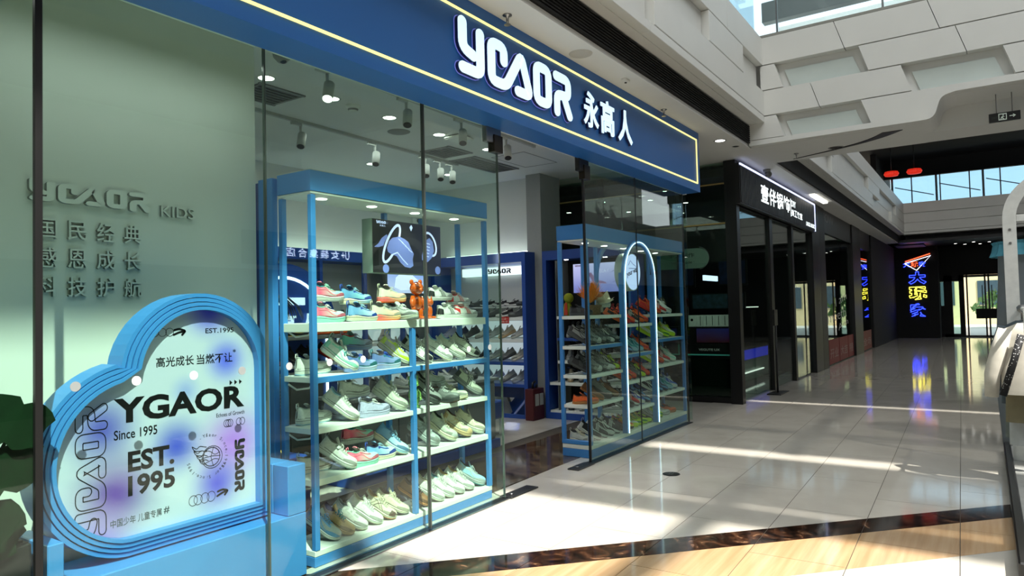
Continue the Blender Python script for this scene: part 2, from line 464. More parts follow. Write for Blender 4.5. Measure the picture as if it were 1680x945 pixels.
fascia_row(f1, *ROWS[3], [(-6, 2, .04), (2, 5.2, .04), (5.2, 8.4, .04), (8.4, 10, .04)])
fascia_row(f2, *ROWS[0], [(11.45, 15, .04), (15, 20, .04), (20, 25, .04), (25, 30.3, .04)])
fascia_row(f2, *ROWS[1], [(11.45, 12.4, .04), (12.4, 15.2, .002), (15.2, 21.4, .04), (21.4, 26, .002), (26, 30.3, .04)])
fascia_row(f2, *ROWS[2], [(11.45, 15.5, .04), (15.5, 20.6, .002), (20.6, 23, .04), (23, 27.5, .002), (27.5, 30.3, .04)])
fascia_row(f2, *ROWS[3], [(11.45, 17, .04), (17, 20.8, .04), (20.8, 26, .04), (26, 30.3, .04)])
# the bridge
prof = [(2.70, 3.75), (.62, 3.75)] + fillet([(.62, 3.75), (.44, 3.76), (.36, 4.02), (.20, 4.05)], .14, 6)[1:-1] + [(.20, 4.05), (-6.5, 4.05), (-6.5, 5.25), (2.70, 5.25)]
br = thing('trim_bridge', None, None, (10.7, .5, 3.75)); br['kind'] = 'structure'
YZ = lambda u, v, d: (d, u, v)
MB().prism(prof, YZ, 10.141, 11.45).build('bridge_body', M['soffit'], br)
MB().prism([(.70, 4.06), (-6.5, 4.06), (-6.5, 3.752), (.70, 3.752)], YZ, 10.80, 11.449).build('soffit_drop', M['soffit'], br)
SL = .105/.345
def slab(y1, y0, z0, z1, sl0=True, sl1=True, low=None):
    """a slanted front panel between y1 (left) and y0 (right); both ends lean"""
    h = z1-z0
    P = [(y1-.004, z1-.004), (y0+.004, z1-.004), (y0+.004-(SL*h if sl1 else 0), z0+.004), (y1-.004-(SL*h if sl0 else 0), z0+.006)]
    MB().prism(P, YZ, 10.0, 10.14).build('bridge_panel', M['white'], br)
R3, R2, R1, R0 = (4.86, 5.25), (4.505, 4.855), (4.145, 4.50), (3.825, 4.14)
slab(2.50, 1.53, *R3, sl0=False); slab(1.53, .46, *R3); slab(.46, -.70, *R3); slab(-.70, -2.2, *R3)
slab(2.50, 2.30, *R2, sl0=False); slab(1.25, .18, *R2); slab(.18, -1.0, *R2); slab(-1.0, -2.2, *R2)
slab(2.50, 1.85, *R1, sl0=False); slab(1.85, .77, *R1); slab(-.28, -1.3, *R1); slab(-1.3, -2.4, *R1)
slab(2.68, 2.30, *R0, sl0=False)
P = [(1.24, 4.137), (-6.4, 4.137), (-6.4, 4.052), (.20, 4.052)]+[q for q in fillet([(.20, 4.05), (.36, 4.02), (.44, 3.76), (.62, 3.75)], .14, 6)][1:-1]+[(.62, 3.753), (2.68, 3.753), (2.68, 3.822), (1.135, 3.822)]
MB().prism(P, YZ, 10.0, 10.14).build('bridge_panel', M['white'], br)
frost = mat('frosted_niche_glass', (206,216,211), .25, var=.03, scale=3)
def niche(y1, y0, z0, z1):
    h = z1-z0
    P = [(y1, z1), (y0, z1), (y0-SL*h, z0), (y1-SL*h, z0)]
    Q = [(y1-.09-SL*.06, z1-.09), (y0+.10-SL*.06, z1-.09), (y0+.09-SL*h, z0+.002), (y1-.09-SL*h, z0+.002)]
    o = MB().prism(Q, YZ, 10.105, 10.135).build('niche_glass', frost, br)
niche(2.30, 1.25, *R2); niche(.77, -.28, *R1); niche(2.30, 1.24, *R0)
# curved slot in the bridge soffit
sl = MB(); pts = [(11.30-.95*t, 2.35-1.42*t-.25*math.sin(PI*t)) for t in [i/12 for i in range(13)]]
for i in range(12):
    (xa, ya), (xb, yb) = pts[i], pts[i+1]; w0, w1 = .02+.10*i/12, .02+.10*(i+1)/12
    sl.add([(xa, ya-w0, 3.7495), (xb, yb-w1, 3.7495), (xb, yb+w1, 3.7495), (xa, ya+w0, 3.7495), (xa, ya-w0, 3.742), (xb, yb-w1, 3.742), (xb, yb+w1, 3.742), (xa, ya+w0, 3.742)],
           [(4, 5, 6, 7), (0, 4, 7, 3), (1, 2, 6, 5), (0, 1, 5, 4), (3, 7, 6, 2)])
sl.build('soffit_slot', M['dark'], br)
# glass balustrades on top of fascia and bridge
b1 = thing('glass_balustrade', 'blue tinted glass balustrade above the white fascia left of the bridge', 'balustrade', (5, 2.55, 5.25))
for x in np.arange(-3, 10, 1.3):
    MB().box(x+.01, x+1.29, 2.55, 2.562, 5.25, 6.25).build('glass_pane', M['rail'], b1)
    MB().box(x-.02, x+.02, 2.565, 2.60, 5.25, 6.25).build('post', M['steel'], b1)
MB().cyl((-3, 2.56, 6.28), (10, 2.56, 6.28), .03, n=8).build('handrail', M['steel'], b1)
b2 = thing('glass_balustrade', 'clear glass balustrade along the top of the white bridge', 'balustrade', (10.1, 0, 5.25))
for y in np.arange(-3.0, 2.3, 1.32):
    MB().box(10.12, 10.132, y+.01, y+1.31, 5.25, 6.25).build('glass_pane', M['rail'], b2)
    MB().box(10.14, 10.17, y-.012, y+.012, 5.25, 6.25).build('post', M['steel'], b2)
MB().box(10.0, 10.12, -6.4, 2.5, 5.251, 5.285).build('coping', mat('grey_coping', (150,150,142), .5), b2)
# upper gallery seen above the fascia: back wall, slab edges, roof trusses
struct('wall_gallery', MB().box(-6, 12, 6.0, 6.3, 5.25, 14).box(12, 40, 6.0, 6.3, 5.25, 9.0).box(-6, 9, 3.2, 6.0, 9.0, 9.5), M['soffit'])
tr = thing('roof_truss', None, None, (18, 0, 11)); tr['kind'] = 'structure'
tm = MB()
for x in (24.5, 27.0, 29.5, 32.0):
    MB().bbox(x, x+.35, -8, 6, 11.2, 11.9, .02).build('roof_beam', M['white'], tr)
    for s in (-1, 1):
        tm.tube([(x+.17, -1.5+s*2.2, 11.3), (x+1.6, -1.5+s*.2, 13.4)], .09, 8)
tm.build('truss_strut', M['white'], tr)
MB().bbox(24.2, 36, -2.2, -1.9, 11.9, 12.4, .02).build('roof_girder', M['white'], tr)

# ---------------------------------------------------------------- the roof over the halls: openings where daylight falls in
rz = 14.0
roof = MB()
# solid parts around the skylights
roof.box(-12, 24, 3.0, 10.5, rz, rz+.3); roof.box(-12, -9.0, -12, 3.0, rz, rz+.3); roof.box(-9.0, -4.6, -4.3, 3.0, rz, rz+.3); roof.box(6.55, 12.2, -12, 3.0, rz, rz+.3)
roof.box(.22, 6.55, -12, -9.9, rz, rz+.3); roof.box(-4.6, 6.55, -4.3, 3.0, rz, rz+.3); roof.box(.2, 6.55, -5.95, -4.3, rz, rz+.3)
roof.box(12.2, 24, -12, -2.6, rz, rz+.3); roof.box(24, 29, -12, -2.6, rz, rz+.3); roof.box(29, 42, -12, -4.0, rz, rz+.3); roof.box(12.2, 24, -2.6, 3.0, rz, rz+.3)
struct('ceiling_roof', roof, M['soffit'])
sk = thing('skylight', None, None, (1, -7, rz)); sk['kind'] = 'structure'
tint = glass_mat('sun_dimming_glass', (.24, .24, .235), refl=.3)  # unseen tinted panes added to dim the sun; gaps leave bright floor stripes
MB().box(.25, 2.02, -9.9, -5.95, rz+.1, rz+.11).build('sun_dimming_pane', tint, sk)
MB().box(2.30, 6.08, -9.9, -5.95, rz+.1, rz+.11).build('sun_dimming_pane', tint, sk)
MB().box(6.20, 6.55, -9.9, -5.95, rz+.1, rz+.11).build('sun_dimming_pane', tint, sk)
MB().box(-.25, .22, -12, -4.3, rz+.1, rz+.11).build('sun_dimming_pane', tint, sk)
for x in (-4.6, -2.0, .0, 3.55, 6.4):
    MB().box(x, x+.16, -9.9, -4.0 if x < .5 else -5.95, rz-.25, rz+.09).build('skylight_bar', M['white'], sk)
for y in (-7.45,):
    for xa, xb in ((-9, .2), (.25, 2.0), (2.32, 6.06)): MB().box(xa, xb, y, y+.14, rz-.1, rz+.09).build('skylight_bar', M['white'], sk)
# outer shell of the mall
struct('wall_back', MB().box(-10.3, -10, -12, 10.5, 0, 14), M['soffit'])
struct('wall_opposite', MB().box(-10, 36, -6.3, -6.0, 0, 5.25).box(-10, 10, -11.7, -6.0, 5.1, 5.25), M['soffit'])
struct('wall_opposite_upper', MB().box(-10, 42, -12, -11.7, 5.25, 14), mat('grey_upper_wall', (92,94,94), .7))
struct('wall_shopfront_left', MB().box(-10, -1.5, 3.2, 3.95, 0, 3.749), M['dark'])
struct('wall_far_left', MB().box(-6, 36, 10.5, 10.8, 0, 14), M['dark'])

# ---------------------------------------------------------------- storefront glass
GY = 3.25
def glass_panel(x0, x1, ztop, label, edge0=None, edge1=None):
    t = thing('shopfront_glass', label, 'glass panel', ((x0+x1)/2, GY, 0))
    MB().box(x0+.004, x1-.004, GY-.006, GY+.006, .015, ztop).build('pane', M['glass'], t)
    return t
gp0 = glass_panel(-1.49, 1.265, 3.06, 'shop window pane left of the black joint, with dark leaves behind it')
gp1 = glass_panel(1.295, 2.385, 3.06, 'shop window pane in front of the heart shaped light sign')
gp2 = glass_panel(2.395, 3.69, 3.06, 'shop window pane over the left half of the left shoe rack')
gp3 = glass_panel(3.71, 4.60, 3.06, 'shop window pane between the grey joint and the open doorway')
gp4 = glass_panel(6.085, 7.31, 3.02, 'shop window pane right of the doorway with a black left edge')
gp5 = glass_panel(7.315, 8.80, 3.02, 'shop window pane at the right end of the blue sign')
seal = mat('black_silicone', (10,10,11), .5)
MB().box(1.266, 1.294, GY-.012, GY+.012, .01, 3.06).build('joint_seal', seal, gp1)
MB().box(2.386, 2.394, GY-.010, GY+.010, .01, 3.06).build('joint_seal', mat('grey_green_edge', (60,76,68), .3), gp2)
MB().box(3.693, 3.707, GY-.012, GY+.012, .01, 3.06).build('joint_seal', mat('grey_seal', (58,64,60), .3), gp3)
MB().box(4.601, 4.609, GY-.008, GY+.008, .01, 3.06).build('glass_edge', mat('grey_green_edge', (60,76,68), .3), gp3)
MB().box(6.062, 6.084, GY-.010, GY+.010, .01, 3.02).build('joint_seal', seal, gp4)
MB().box(7.311, 7.314, GY-.007, GY+.007, .01, 3.02).build('joint_seal', seal, gp5)
MB().box(8.801, 8.812, GY-.008, GY+.010, .01, 3.02).build('glass_edge', seal, gp5)
sideg = thing('shopfront_glass', 'glass side wall at the right end of the shoe shop, facing the dark passage', 'glass panel', (8.99, 4.2, 0))
for i, (ya, yb) in enumerate(((3.27, 4.2), (4.21, 5.2))):
    MB().box(8.985, 8.997, ya, yb, .01, 3.7).build('pane', M['glass'], sideg)
# thresholds and clamps
tk = thing('floor_track', 'grey steel floor track along the foot of the left shop window', 'track', (2.4, 3.24, 0))
MB().box(-1.49, 4.62, 3.205, 3.225, 0, .006).box(-1.49, 4.62, 3.275, 3.297, 0, .006).build('track_lip', M['steel'], tk)
MB().box(-1.49, 4.62, 3.225, 3.275, 0, .004).build('track_bed', M['black'], tk)
tk2 = thing('floor_track', 'dark steel floor track along the foot of the right shop window', 'track', (7.4, 3.24, 0))
MB().box(6.06, 8.82, 3.205, 3.225, 0, .006).box(6.06, 8.82, 3.275, 3.297, 0, .006).build('track_lip', M['black'], tk2)
MB().box(6.06, 8.82, 3.225, 3.275, 0, .004).build('track_bed', M['black'], tk2)
for x0, x1, w in ((4.62, 5.02, 'left of the doorway beside the left rack'), (5.72, 6.05, 'at the foot of the right rack')):
    q = thing('floor_spring_plate', 'dark floor spring cover plate '+w, 'plate', ((x0+x1)/2, 3.25, 0))
    MB().bbox(x0, x1, 3.19, 3.31, .0015, .012, .003).build('plate', M['black'], q)
    MB().cyl((x0+.08, 3.25, .012), (x0+.08, 3.25, .022), .018, n=12).build('pivot', M['steel'], q)
for x0, w in ((4.44, 'top left corner of the doorway'), (5.96, 'top right corner of the doorway')):
    q = thing('glass_clamp', 'black metal patch clamp at the '+w, 'clamp', (x0+.1, 3.25, 2.82))
    MB().bbox(x0, x0+.20, 3.225, 3.275, 2.86, 3.0, .004).build('clamp_plate', M['steel'] if x0 < 5 else M['black'], q)
    MB().bbox(x0+.09, x0+.21, 3.215, 3.285, 2.79, 2.93, .004).build('clamp_cover', mat('bronze_plate', (52,46,38), .35, metal=.6), q)
# white dots stuck on the glass
dot = mat('white_sticker', (225,232,232), .5, var=0); dotg = mat('grey_sticker', (140,146,146), .5, var=0)
ords = ['first', 'second', 'third', 'fourth', 'fifth', 'sixth', 'seventh', 'eighth', 'ninth', 'tenth', 'eleventh', 'twelfth', 'thirteenth', 'fourteenth', 'fifteenth', 'sixteenth', 'seventeenth', 'eighteenth']
for i, x in enumerate((1.42, 1.68, 1.96, 2.23, 2.53, 2.82, 3.09, 3.64, 3.91, 4.17, 4.44)):
    o = MB().cyl((x, GY-.0062, 1.222), (x, GY-.0085, 1.222), .0215, n=24, sm=False).build('glass_sticker', dotg if i in (0, 3) else dot)
    tag(o, ('grey' if i in (0, 3) else 'white')+' round sticker on the left window, '+ords[i]+' from the left', 'sticker', 'round stickers on the glass')

# ---------------------------------------------------------------- the blue sign box
sg = thing('shop_sign', 'long blue shop sign box with white glowing logo and yellow line border', 'sign', (5, 3.0, 2.98))
MB().box(-1.5, 8.80, 3.0, 3.24, 2.98, 3.749).build('sign_box', M['sign'], sg)
ln = MB()
ln.box(-1.4, 8.70, 2.988, 2.9995, 3.636, 3.650).box(-1.4, 8.70, 2.988, 2.9995, 3.076, 3.090).box(8.686, 8.70, 2.988, 2.9995, 3.092, 3.632)
ln.build('border_light_line', M['ledw'], sg)
face = glow('letter_face', (210,238,255), .74); rim = mat('letter_return', (18,28,80), .4, var=0); halo = None
def logo_strokes():
    """the shop's letters as strokes; unit height, x in letter space"""
    S = []
    w = .235
    # first letter
    S.append((fillet([(.12, .98), (.12, .50), (.40, .42)], .16), w, False))
    S.append((fillet([(.60, .90), (.60, .12), (.12, .12)], .15), w, False))
    # second and third letters, joined by the slope
    S.append((fillet([(1.30, .60), (1.30, .88), (.92, .88), (.92, .12), (1.36, .12), (1.86, .90), (2.14, .12), (1.74, .12)], .15), w, False))
    # fourth letter, closed ring
    S.append((fillet([(2.38, .12), (2.38, .88), (2.82, .88), (2.82, .12)],   .16, closed=True), w, True))
    # fifth letter
    S.append((fillet([(3.12, .88), (3.60, .88), (3.60, .50), (3.14, .46), (3.14, .06)], .15), w, False))
    S.append((fillet([(3.42, .46), (3.64, .06)], .05), w, False))
    return S
LOGO_W = 3.76
def logo_mb(x0, z0, h, w, to3, d0, d1, scale=1.0, mb=None, ms=None):
    mb = mb or MB(); sx = w/LOGO_W
    for k, (P, sw, cl) in enumerate(logo_strokes()):
        e = .0006*k*(1 if d1 < d0 else -1) if d0 != d1 else 0
        if cl:
            A, B = ribbon(P, sw*scale, closed=True)
            A = [(x0+u*sx, z0+v*h) for u, v in A]; B = [(x0+u*sx, z0+v*h) for u, v in B]
            mb.ring(A, B, to3, d0, d1)
            if ms is not None:
                for i_ in range(len(mb.f)-4*len(A), len(mb.f)):
                    if i_ % 4 != (len(mb.f)-4*len(A)+1) % 4: mb.m[i_] = ms
        else:
            t3 = lambda u, v, d: to3(x0+u*sx, z0+v*h, d)
            strip(mb, P, sw*scale, t3, d0, d1+e*.5, 0, ms)
    return mb
logo_mb(3.77, 3.18, .375, 1.62, XZ, 2.999, 2.972, 1.0).build('logo_letter_body', rim, sg)
logo_mb(3.77, 3.18, .375, 1.62, XZ, 2.9705, 2.964, .93).build('logo_letter_face', face, sg)
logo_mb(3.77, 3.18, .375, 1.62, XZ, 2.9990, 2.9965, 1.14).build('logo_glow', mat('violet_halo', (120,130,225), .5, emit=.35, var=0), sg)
for ch, x, w in (('永', 5.60, .30), ('高', 5.94, .30), ('人', 6.32, .34)):
    b = text_mb(ch, (x, 2.999, 3.18), (1, 0, 0), (0, 0, 1), w=w, h=.345, bold=.028, depth=.026); b.build('character_body', rim, sg)
    b = text_mb(ch, (x+.006, 2.971, 3.186), (1, 0, 0), (0, 0, 1), w=w-.012, h=.333, bold=.02, depth=.008); b.build('character_face', face, sg)

# ---------------------------------------------------------------- soffit fittings
def sprinkler(x, y, z, label):
    t = thing('sprinkler', label, 'sprinkler', (x, y, z))
    MB().lathe([(.001, 0), (.036, 0), (.036, -.006), (.012, -.014), (.010, -.04), (.004, -.045)], (x, y, z), 14).build('escutcheon', M['steel'], t)
    MB().box(x-.014, x-.009, y-.003, y+.003, z-.075, z-.035).box(x+.009, x+.014, y-.003, y+.003, z-.075, z-.035).cyl((x, y, z-.078), (x, y, z-.073), .026, n=12).build('deflector', M['steel'], t)
sprinkler(4.32, 2.92, 3.75, 'small steel sprinkler head on the soffit above the first logo letters')
sprinkler(7.48, 2.94, 3.75, 'small steel sprinkler head on the soffit near the right end of the sign')
sprinkler(10.94, 2.25, 3.75, 'small steel sprinkler head under the white bridge')
t = thing('ceiling_speaker', 'round flush white ceiling speaker in the soffit over the blue sign', 'speaker', (5.37, 2.86, 3.75))
MB().lathe([(.001, -.012), (.085, -.012), (.10, -.006), (.104, 0)], (5.37, 2.86, 3.75), 28).build('grille', mat('speaker_grille', (190,188,180), .7, var=.1, scale=160), t)
t = thing('soffit_sensor_box', 'small white box sensor on the soffit above the last character', 'sensor', (6.25, 2.84, 3.75))
MB().bbox(6.20, 6.30, 2.815, 2.865, 3.72, 3.75, .005).build('case', M['white'], t); MB().cyl((6.25, 2.84, 3.72), (6.25, 2.84, 3.712), .012, n=10).build('lens', M['black'], t)
def downlight(x, y, z, r, label, lit=True, power=0, ring=None, group=None):
    t = thing('downlight', label, 'ceiling light', (x, y, z), group)
    MB().lathe([(r*.86, -.004), (r, -.006), (r*1.12, -.003), (r*1.14, 0)], (x, y, z), 24).build('trim_ring', ring or M['white'], t)
    MB().lathe([(.0005, -.002), (r*.86, -.002)], (x, y, z), 24).build('lens', M['lampd'] if lit else M['dark'], t)
    if power: lamp('downlight_beam', 'SPOT', power, (1.0, .97, .92), (x, y, z-.012), (x, y, 0), spot_size=math.radians(115), spot_blend=.6, shadow_soft_size=r*.8)
    return t
downlight(9.38, 2.90, 3.75, .075, 'lit round downlight in the soffit right of the blue sign', ring=M['steel'])
downlight(9.86, 2.83, 3.75, .055, 'unlit small round downlight near the corner of soffit and bridge', lit=False)
downlight(10.91, 1.70, 3.75, .095, 'unlit round downlight with steel ring under the white bridge', lit=False, ring=M['steel'])
ex = thing('exit_sign', 'black hanging exit sign with running figure and arrow under the bridge', 'exit sign', (10.5, -.28, 3.66))
MB().bbox(10.48, 10.52, -.44, -.12, 3.70, 3.81, .004).build('case', M['black'], ex)
es = glow('exit_sign_mark', (150,160,150), .55)
e = MB()
for a in ((-.30, 3.715, -.22, 3.725), (-.30, 3.785, -.22, 3.795), (-.226, 3.715, -.218, 3.795), (-.302, 3.715, -.294, 3.795)):
    e.box(10.474, 10.4795, a[0], a[2], a[1], a[3])
def r_(P, w, mb): return mb.prism(ribbon(P, w, cap=False), lambda u, v, d: (d, u, v), 10.474, 10.4795)
r_([(-.265, 3.765), (-.255, 3.75), (-.262, 3.735), (-.275, 3.722)], .009, e); r_([(-.255, 3.75), (-.243, 3.736), (-.240, 3.722)], .008, e); r_([(-.278, 3.752), (-.262, 3.762), (-.246, 3.748)], .007, e)
e.cyl((10.4795, -.267, 3.777), (10.474, -.267, 3.777), .007, n=8)
r_([(-.33, 3.755), (-.385, 3.755)], .008, e); r_([(-.365, 3.772), (-.387, 3.755), (-.365, 3.738)], .008, e)
e.build('exit_symbol', es, ex)
text_mb('EXIT', (10.478, -.15, 3.742), (0, -1, 0), (0, 0, 1), w=.055, h=.022).build('exit_word', mat('dim_sign_green', (60,74,64), .5, var=0), ex)
for y in (-.2, -.36): MB().cyl((10.5, y, 3.81), (10.5, y, 4.05), .006, n=6).build('hanger_rod', M['steel'], ex)

# ---------------------------------------------------------------- shop shell
struct('wall_display', MB().box(-1.5, 2.76, 3.85, 3.95, 0, 3.45), M['wallw'])
struct('ceiling_shop', MB().box(-1.5, 8.98, 3.30, 7.6, 3.45, 3.55).box(-1.5, 8.98, 3.25, 3.30, 3.0, 3.749), M['shopceil'])
struct('wall_shop_back', MB().box(2.5, 8.98, 7.42, 7.55, 0, 3.45), M['wallw'])
struct('wall_shop_right', MB().box(8.55, 8.68, 5.40, 7.42, 0, 3.45), M['wallw'])
struct('wall_shop_left', MB().box(2.70, 2.76, 3.95, 7.42, 0, 3.45), M['wallw'])
struct('trim_column', MB().box(8.36, 8.90, 5.16, 5.40, 0, 3.45), mat('column_grey_paint', (150,154,150), .6, var=.02))
bp = thing('blue_corner_post', 'tall blue painted corner post between heart window and shoe rack', 'post', (2.80, 3.8, 0))
MB().bbox(2.77, 2.815, 3.70, 3.84, 0, 2.38, .004).build('post', M['blue'], bp); MB().bbox(2.825, 2.85, 3.84, 3.95, 0, 2.38, .004).build('post_return', M['dblue'], bp)

M['lside'] = mat('letter_side_shade', (128,138,130), .6, var=0)
# raised wall lettering, faces in the wall paint, sides darker to paint in shade
wl_ = thing('wall_lettering', 'raised pale logo and three rows of characters on the green white window wall', 'lettering', (1.9, 3.85, 1.66))
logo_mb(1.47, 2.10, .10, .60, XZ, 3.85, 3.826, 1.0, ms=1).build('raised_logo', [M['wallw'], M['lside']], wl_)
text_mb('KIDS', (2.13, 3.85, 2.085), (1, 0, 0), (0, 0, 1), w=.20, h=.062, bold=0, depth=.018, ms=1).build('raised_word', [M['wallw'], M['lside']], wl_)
for r, row in enumerate(('国民经典', '感恩成长', '科技护航')):
    for c, ch in enumerate(row):
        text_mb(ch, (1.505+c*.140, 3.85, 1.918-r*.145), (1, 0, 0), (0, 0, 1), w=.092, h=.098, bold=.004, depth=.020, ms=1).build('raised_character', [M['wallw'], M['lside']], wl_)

# ---------------------------------------------------------------- heart shaped light sign on its blue bench
ht = thing('heart_light_sign', 'heart shaped blue framed light sign leaning on the blue bench in the window', 'display sign', (1.95, 3.5, .36))
def heart(o):
    """outline inset by o: right side, arch, notch, round lobe, flat foot"""
    P = [(2.545-o, .372+o), (2.545-o, 1.215)]
    P += arc(2.125, 1.215, .42-o, 0, 172, 22)[1:]
    lob = arc(1.80, .835, .47-o, 104, 262, 26)
    P += lob
    P += [(1.80, .372+o*.95)] if False else [(1.95, .372+o)]
    # drop lobe points under the foot line
    return P
def heart_pts(o):
    P = heart(o); z0 = .372+o
    return [(x, max(z, z0-.0)) for x, z in P]
steps = [(.0, 3.440), (.024, 3.432), (.047, 3.424), (.070, 3.416)]
for i, (o, y) in enumerate(steps):
    nx = steps[i+1][0] if i < 3 else .092
    m_ = MB(); m_.ring(heart_pts(o), heart_pts(nx-.0045), XZ, y, 3.58)
    m_.build('frame_step', M['blue'], ht)
KP = 3.4592/3.5192
def pb(mb, nm, m_):
    mb.v = [(x*KP, y*KP, 1.5+(z-1.5)*KP) for x, y, z in mb.v]; return mb.build(nm, m_, ht)
def blotch_mat():
    m = D.materials.new('printed_panel'); m.use_nodes = True; n = m.node_tree.nodes; l = m.node_tree.links; p = n['Principled BSDF']
    p.inputs['Roughness'].default_value = .35
    geo = n.new('ShaderNodeNewGeometry'); prev = None
    base = n.new('ShaderNodeRGB'); base.outputs[0].default_value = lin((188,198,216)); prev = base.outputs[0]
    for (x, z, r, c, s) in ((2.22,1.55,.17,(74,72,214),.9),(2.32,1.27,.14,(92,104,226),.85),(1.66,.98,.20,(72,74,178),.75),(2.03,.84,.17,(62,78,196),.8),(1.72,.66,.24,(104,70,160),.8),(2.36,.80,.24,(170,118,220),.9),(2.26,.60,.17,(86,82,206),.85),(1.64,.46,.18,(160,130,200),.7),(2.08,1.12,.09,(120,140,220),.5)):
        v = n.new('ShaderNodeVectorMath'); v.operation = 'DISTANCE'; v.inputs[1].default_value = (x*KP, 3.46, 1.5+(z-1.5)*KP); l.new(geo.outputs['Position'], v.inputs[0])
        mr = n.new('ShaderNodeMapRange'); mr.interpolation_type = 'SMOOTHSTEP'; mr.inputs[1].default_value = 0; mr.inputs[2].default_value = r*1.2; mr.inputs[3].default_value = min(1, s*1.25); mr.inputs[4].default_value = 0
        l.new(v.outputs['Value'], mr.inputs[0]); mx = n.new('ShaderNodeMix'); mx.data_type = 'RGBA'; l.new(mr.outputs[0], mx.inputs[0]); l.new(prev, mx.inputs[6]); mx.inputs[7].default_value = lin(c); prev = mx.outputs[2]
    l.new(prev, p.inputs['Base Color']); return m
KP = 3.4592/3.5192
PM = blotch_mat()
MB().prism(heart_pts(.088), XZ, 3.46, 3.575).build('printed_panel', PM, ht)
PY = 3.5192
ink = M['print']
def ptxt(s, x, z, w, h, bold=0, name='printed_words', m=None, right=(1, 0, 0), up=(0, 0, 1)):
    pb(text_mb(s, (x, PY, z), right, up, w=w, h=h, bold=bold), name, m or ink)
ptxt('YGAOR', 1.712, .995, .72, .125, .038)
ptxt('Since 1995', 1.713, .918, .214, .048, .012)
ptxt('EST.', 1.779, .752, .237, .102, .034); ptxt('1995', 1.779, .632, .240, .102, .034)
ptxt('高光成长', 1.923, 1.254, .206, .054, .012); ptxt('当燃不让', 2.145, 1.254, .214, .054, .012); ptxt('*', 2.362, 1.305, .02, .02, .01)
ptxt('EST.1995', 2.197, 1.420, .171, .027, .012)
ptxt('Echoes of Growth', 2.257, .955, .175, .022, .006)
ptxt('#', 1.958, .505, .03, .036, .012, m=mat('grey_print', (70,76,84), .5, var=0)); ptxt('中国少年 儿童专属', 1.695, .50, .252, .04, .010, m=mat('grey_print', (70,76,84), .5, var=0))
pm = None
def pst(P, w, cl=False, mb=None):
    mb = mb or pm
    if cl: A, B = ribbon(P, w, closed=True); mb.ring(A, B, XZ, PY, PY-.0005)
    else: strip(mb, P, w, XZ, PY, PY-.0005)
def circ(x, z, rx, rz, w, mb=None): pst([(x+rx*math.cos(2*PI*k/20), z+rz*math.sin(2*PI*k/20)) for k in range(20)], w, True, mb)
def circ1(x, z, rx, rz):
    b = MB(); circ(x, z, rx, rz, .0024, b); pb(b, 'print_circle', ink)
for x in (1.892, 1.917, 1.957, 1.996): circ1(x, 1.434, .021, .021)
for x in (2.118, 2.146, 2.185, 2.222): circ1(x, .535, .024, .027)
for x in (2.318, 2.330, 2.342, 2.396, 2.418): circ1(x, .915, .016, .020)
for bx, bz in ((2.018, 1.432), (2.258, .540)):
    for P in ([(bx, bz-.012), (bx+.03, bz), (bx+.062, bz+.004)], [(bx+.004, bz+.012), (bx+.03, bz+.018), (bx+.066, bz+.006), (bx+.046, bz-.014)]): em = MB(); pst(fillet(P, .012, 4), .011, False, em); pb(em, 'print_emblem', ink)
ar = MB()
for k in range(3):
    x = 2.340+k*.03; ar.prism([(x, 1.124), (x+.018, 1.138), (x, 1.152)], XZ, PY, PY-.0005)
pb(ar, 'print_arrows', ink)
# vertical logos: outline at left, solid at right
lo = MB()
VL = lambda u, v, d: (1.48+v*.155, d, .365+u*.66/LOGO_W) if False else (1.625-v*.155, d, .355+u*.66/LOGO_W)
for P, sw, cl in logo_strokes():
    f_ = lambda q: [(1.675-v*.135, .485+u*.62/LOGO_W) for u, v in q]
    if cl:
        A, B = ribbon(P, sw*1.05, closed=True)
        pst(f_(A), .0045, True, lo); pst(f_(B), .0045, True, lo)
    else: pst(f_(ribbon(P, sw*1.05)), .0045, True, lo)
pb(lo, 'print_logo_outline', ink)
vr = MB()
for P, sw, cl in logo_strokes():
    f_ = lambda q: [(2.368+v*.06, .815-u*.29/LOGO_W) for u, v in q]
    if cl: A, B = ribbon(P, sw*1.1, closed=True); vr.ring(f_(A), f_(B), XZ, PY, PY-.0005)
    else: strip(vr, P, sw*1.1, lambda u, v, d: XZ(2.368+v*.06, .815-u*.29/LOGO_W, d), PY, PY-.0005)
pb(vr, 'print_logo_vertical', ink)
# flaming basketball drawing and ring of small words
bb = MB(); bx, bz, R0_ = 2.226, .748, .050
circ(bx, bz, R0_, R0_, .004, bb); circ(bx+.004, bz-.002, R0_+.010, R0_+.010, .003, bb)
pst([(bx-.052, bz), (bx, bz+.004), (bx+.052, bz-.002)], .003, False, bb); pst([(bx+.012, bz+.051), (bx-.004, bz), (bx+.01, bz-.051)], .003, False, bb)
pst(fillet([(bx-.035, bz+.038), (bx-.005, bz+.03), (bx+.02, bz+.006), (bx+.048, bz+.018)], .02), .003, False, bb); pst(fillet([(bx-.04, bz-.03), (bx-.005, bz-.02), (bx+.02, bz-.012), (bx+.045, bz-.022)], .02), .003, False, bb)
for dz, q in ((.045, .0), (.02, .012), (-.004, .03), (-.03, .05)):
    pst(fillet([(bx-.03+q*.2, bz+dz+.012), (bx-.07+q*.6, bz+dz+.024), (bx-.085+q*.6, bz+dz+.008), (bx-.115+q*.8, bz+dz+.03), (bx-.10+q*.8, bz+dz+.002), (bx-.06+q*.6, bz+dz-.006)], .012), .0035, False, bb)
pb(bb, 'print_basketball', ink)
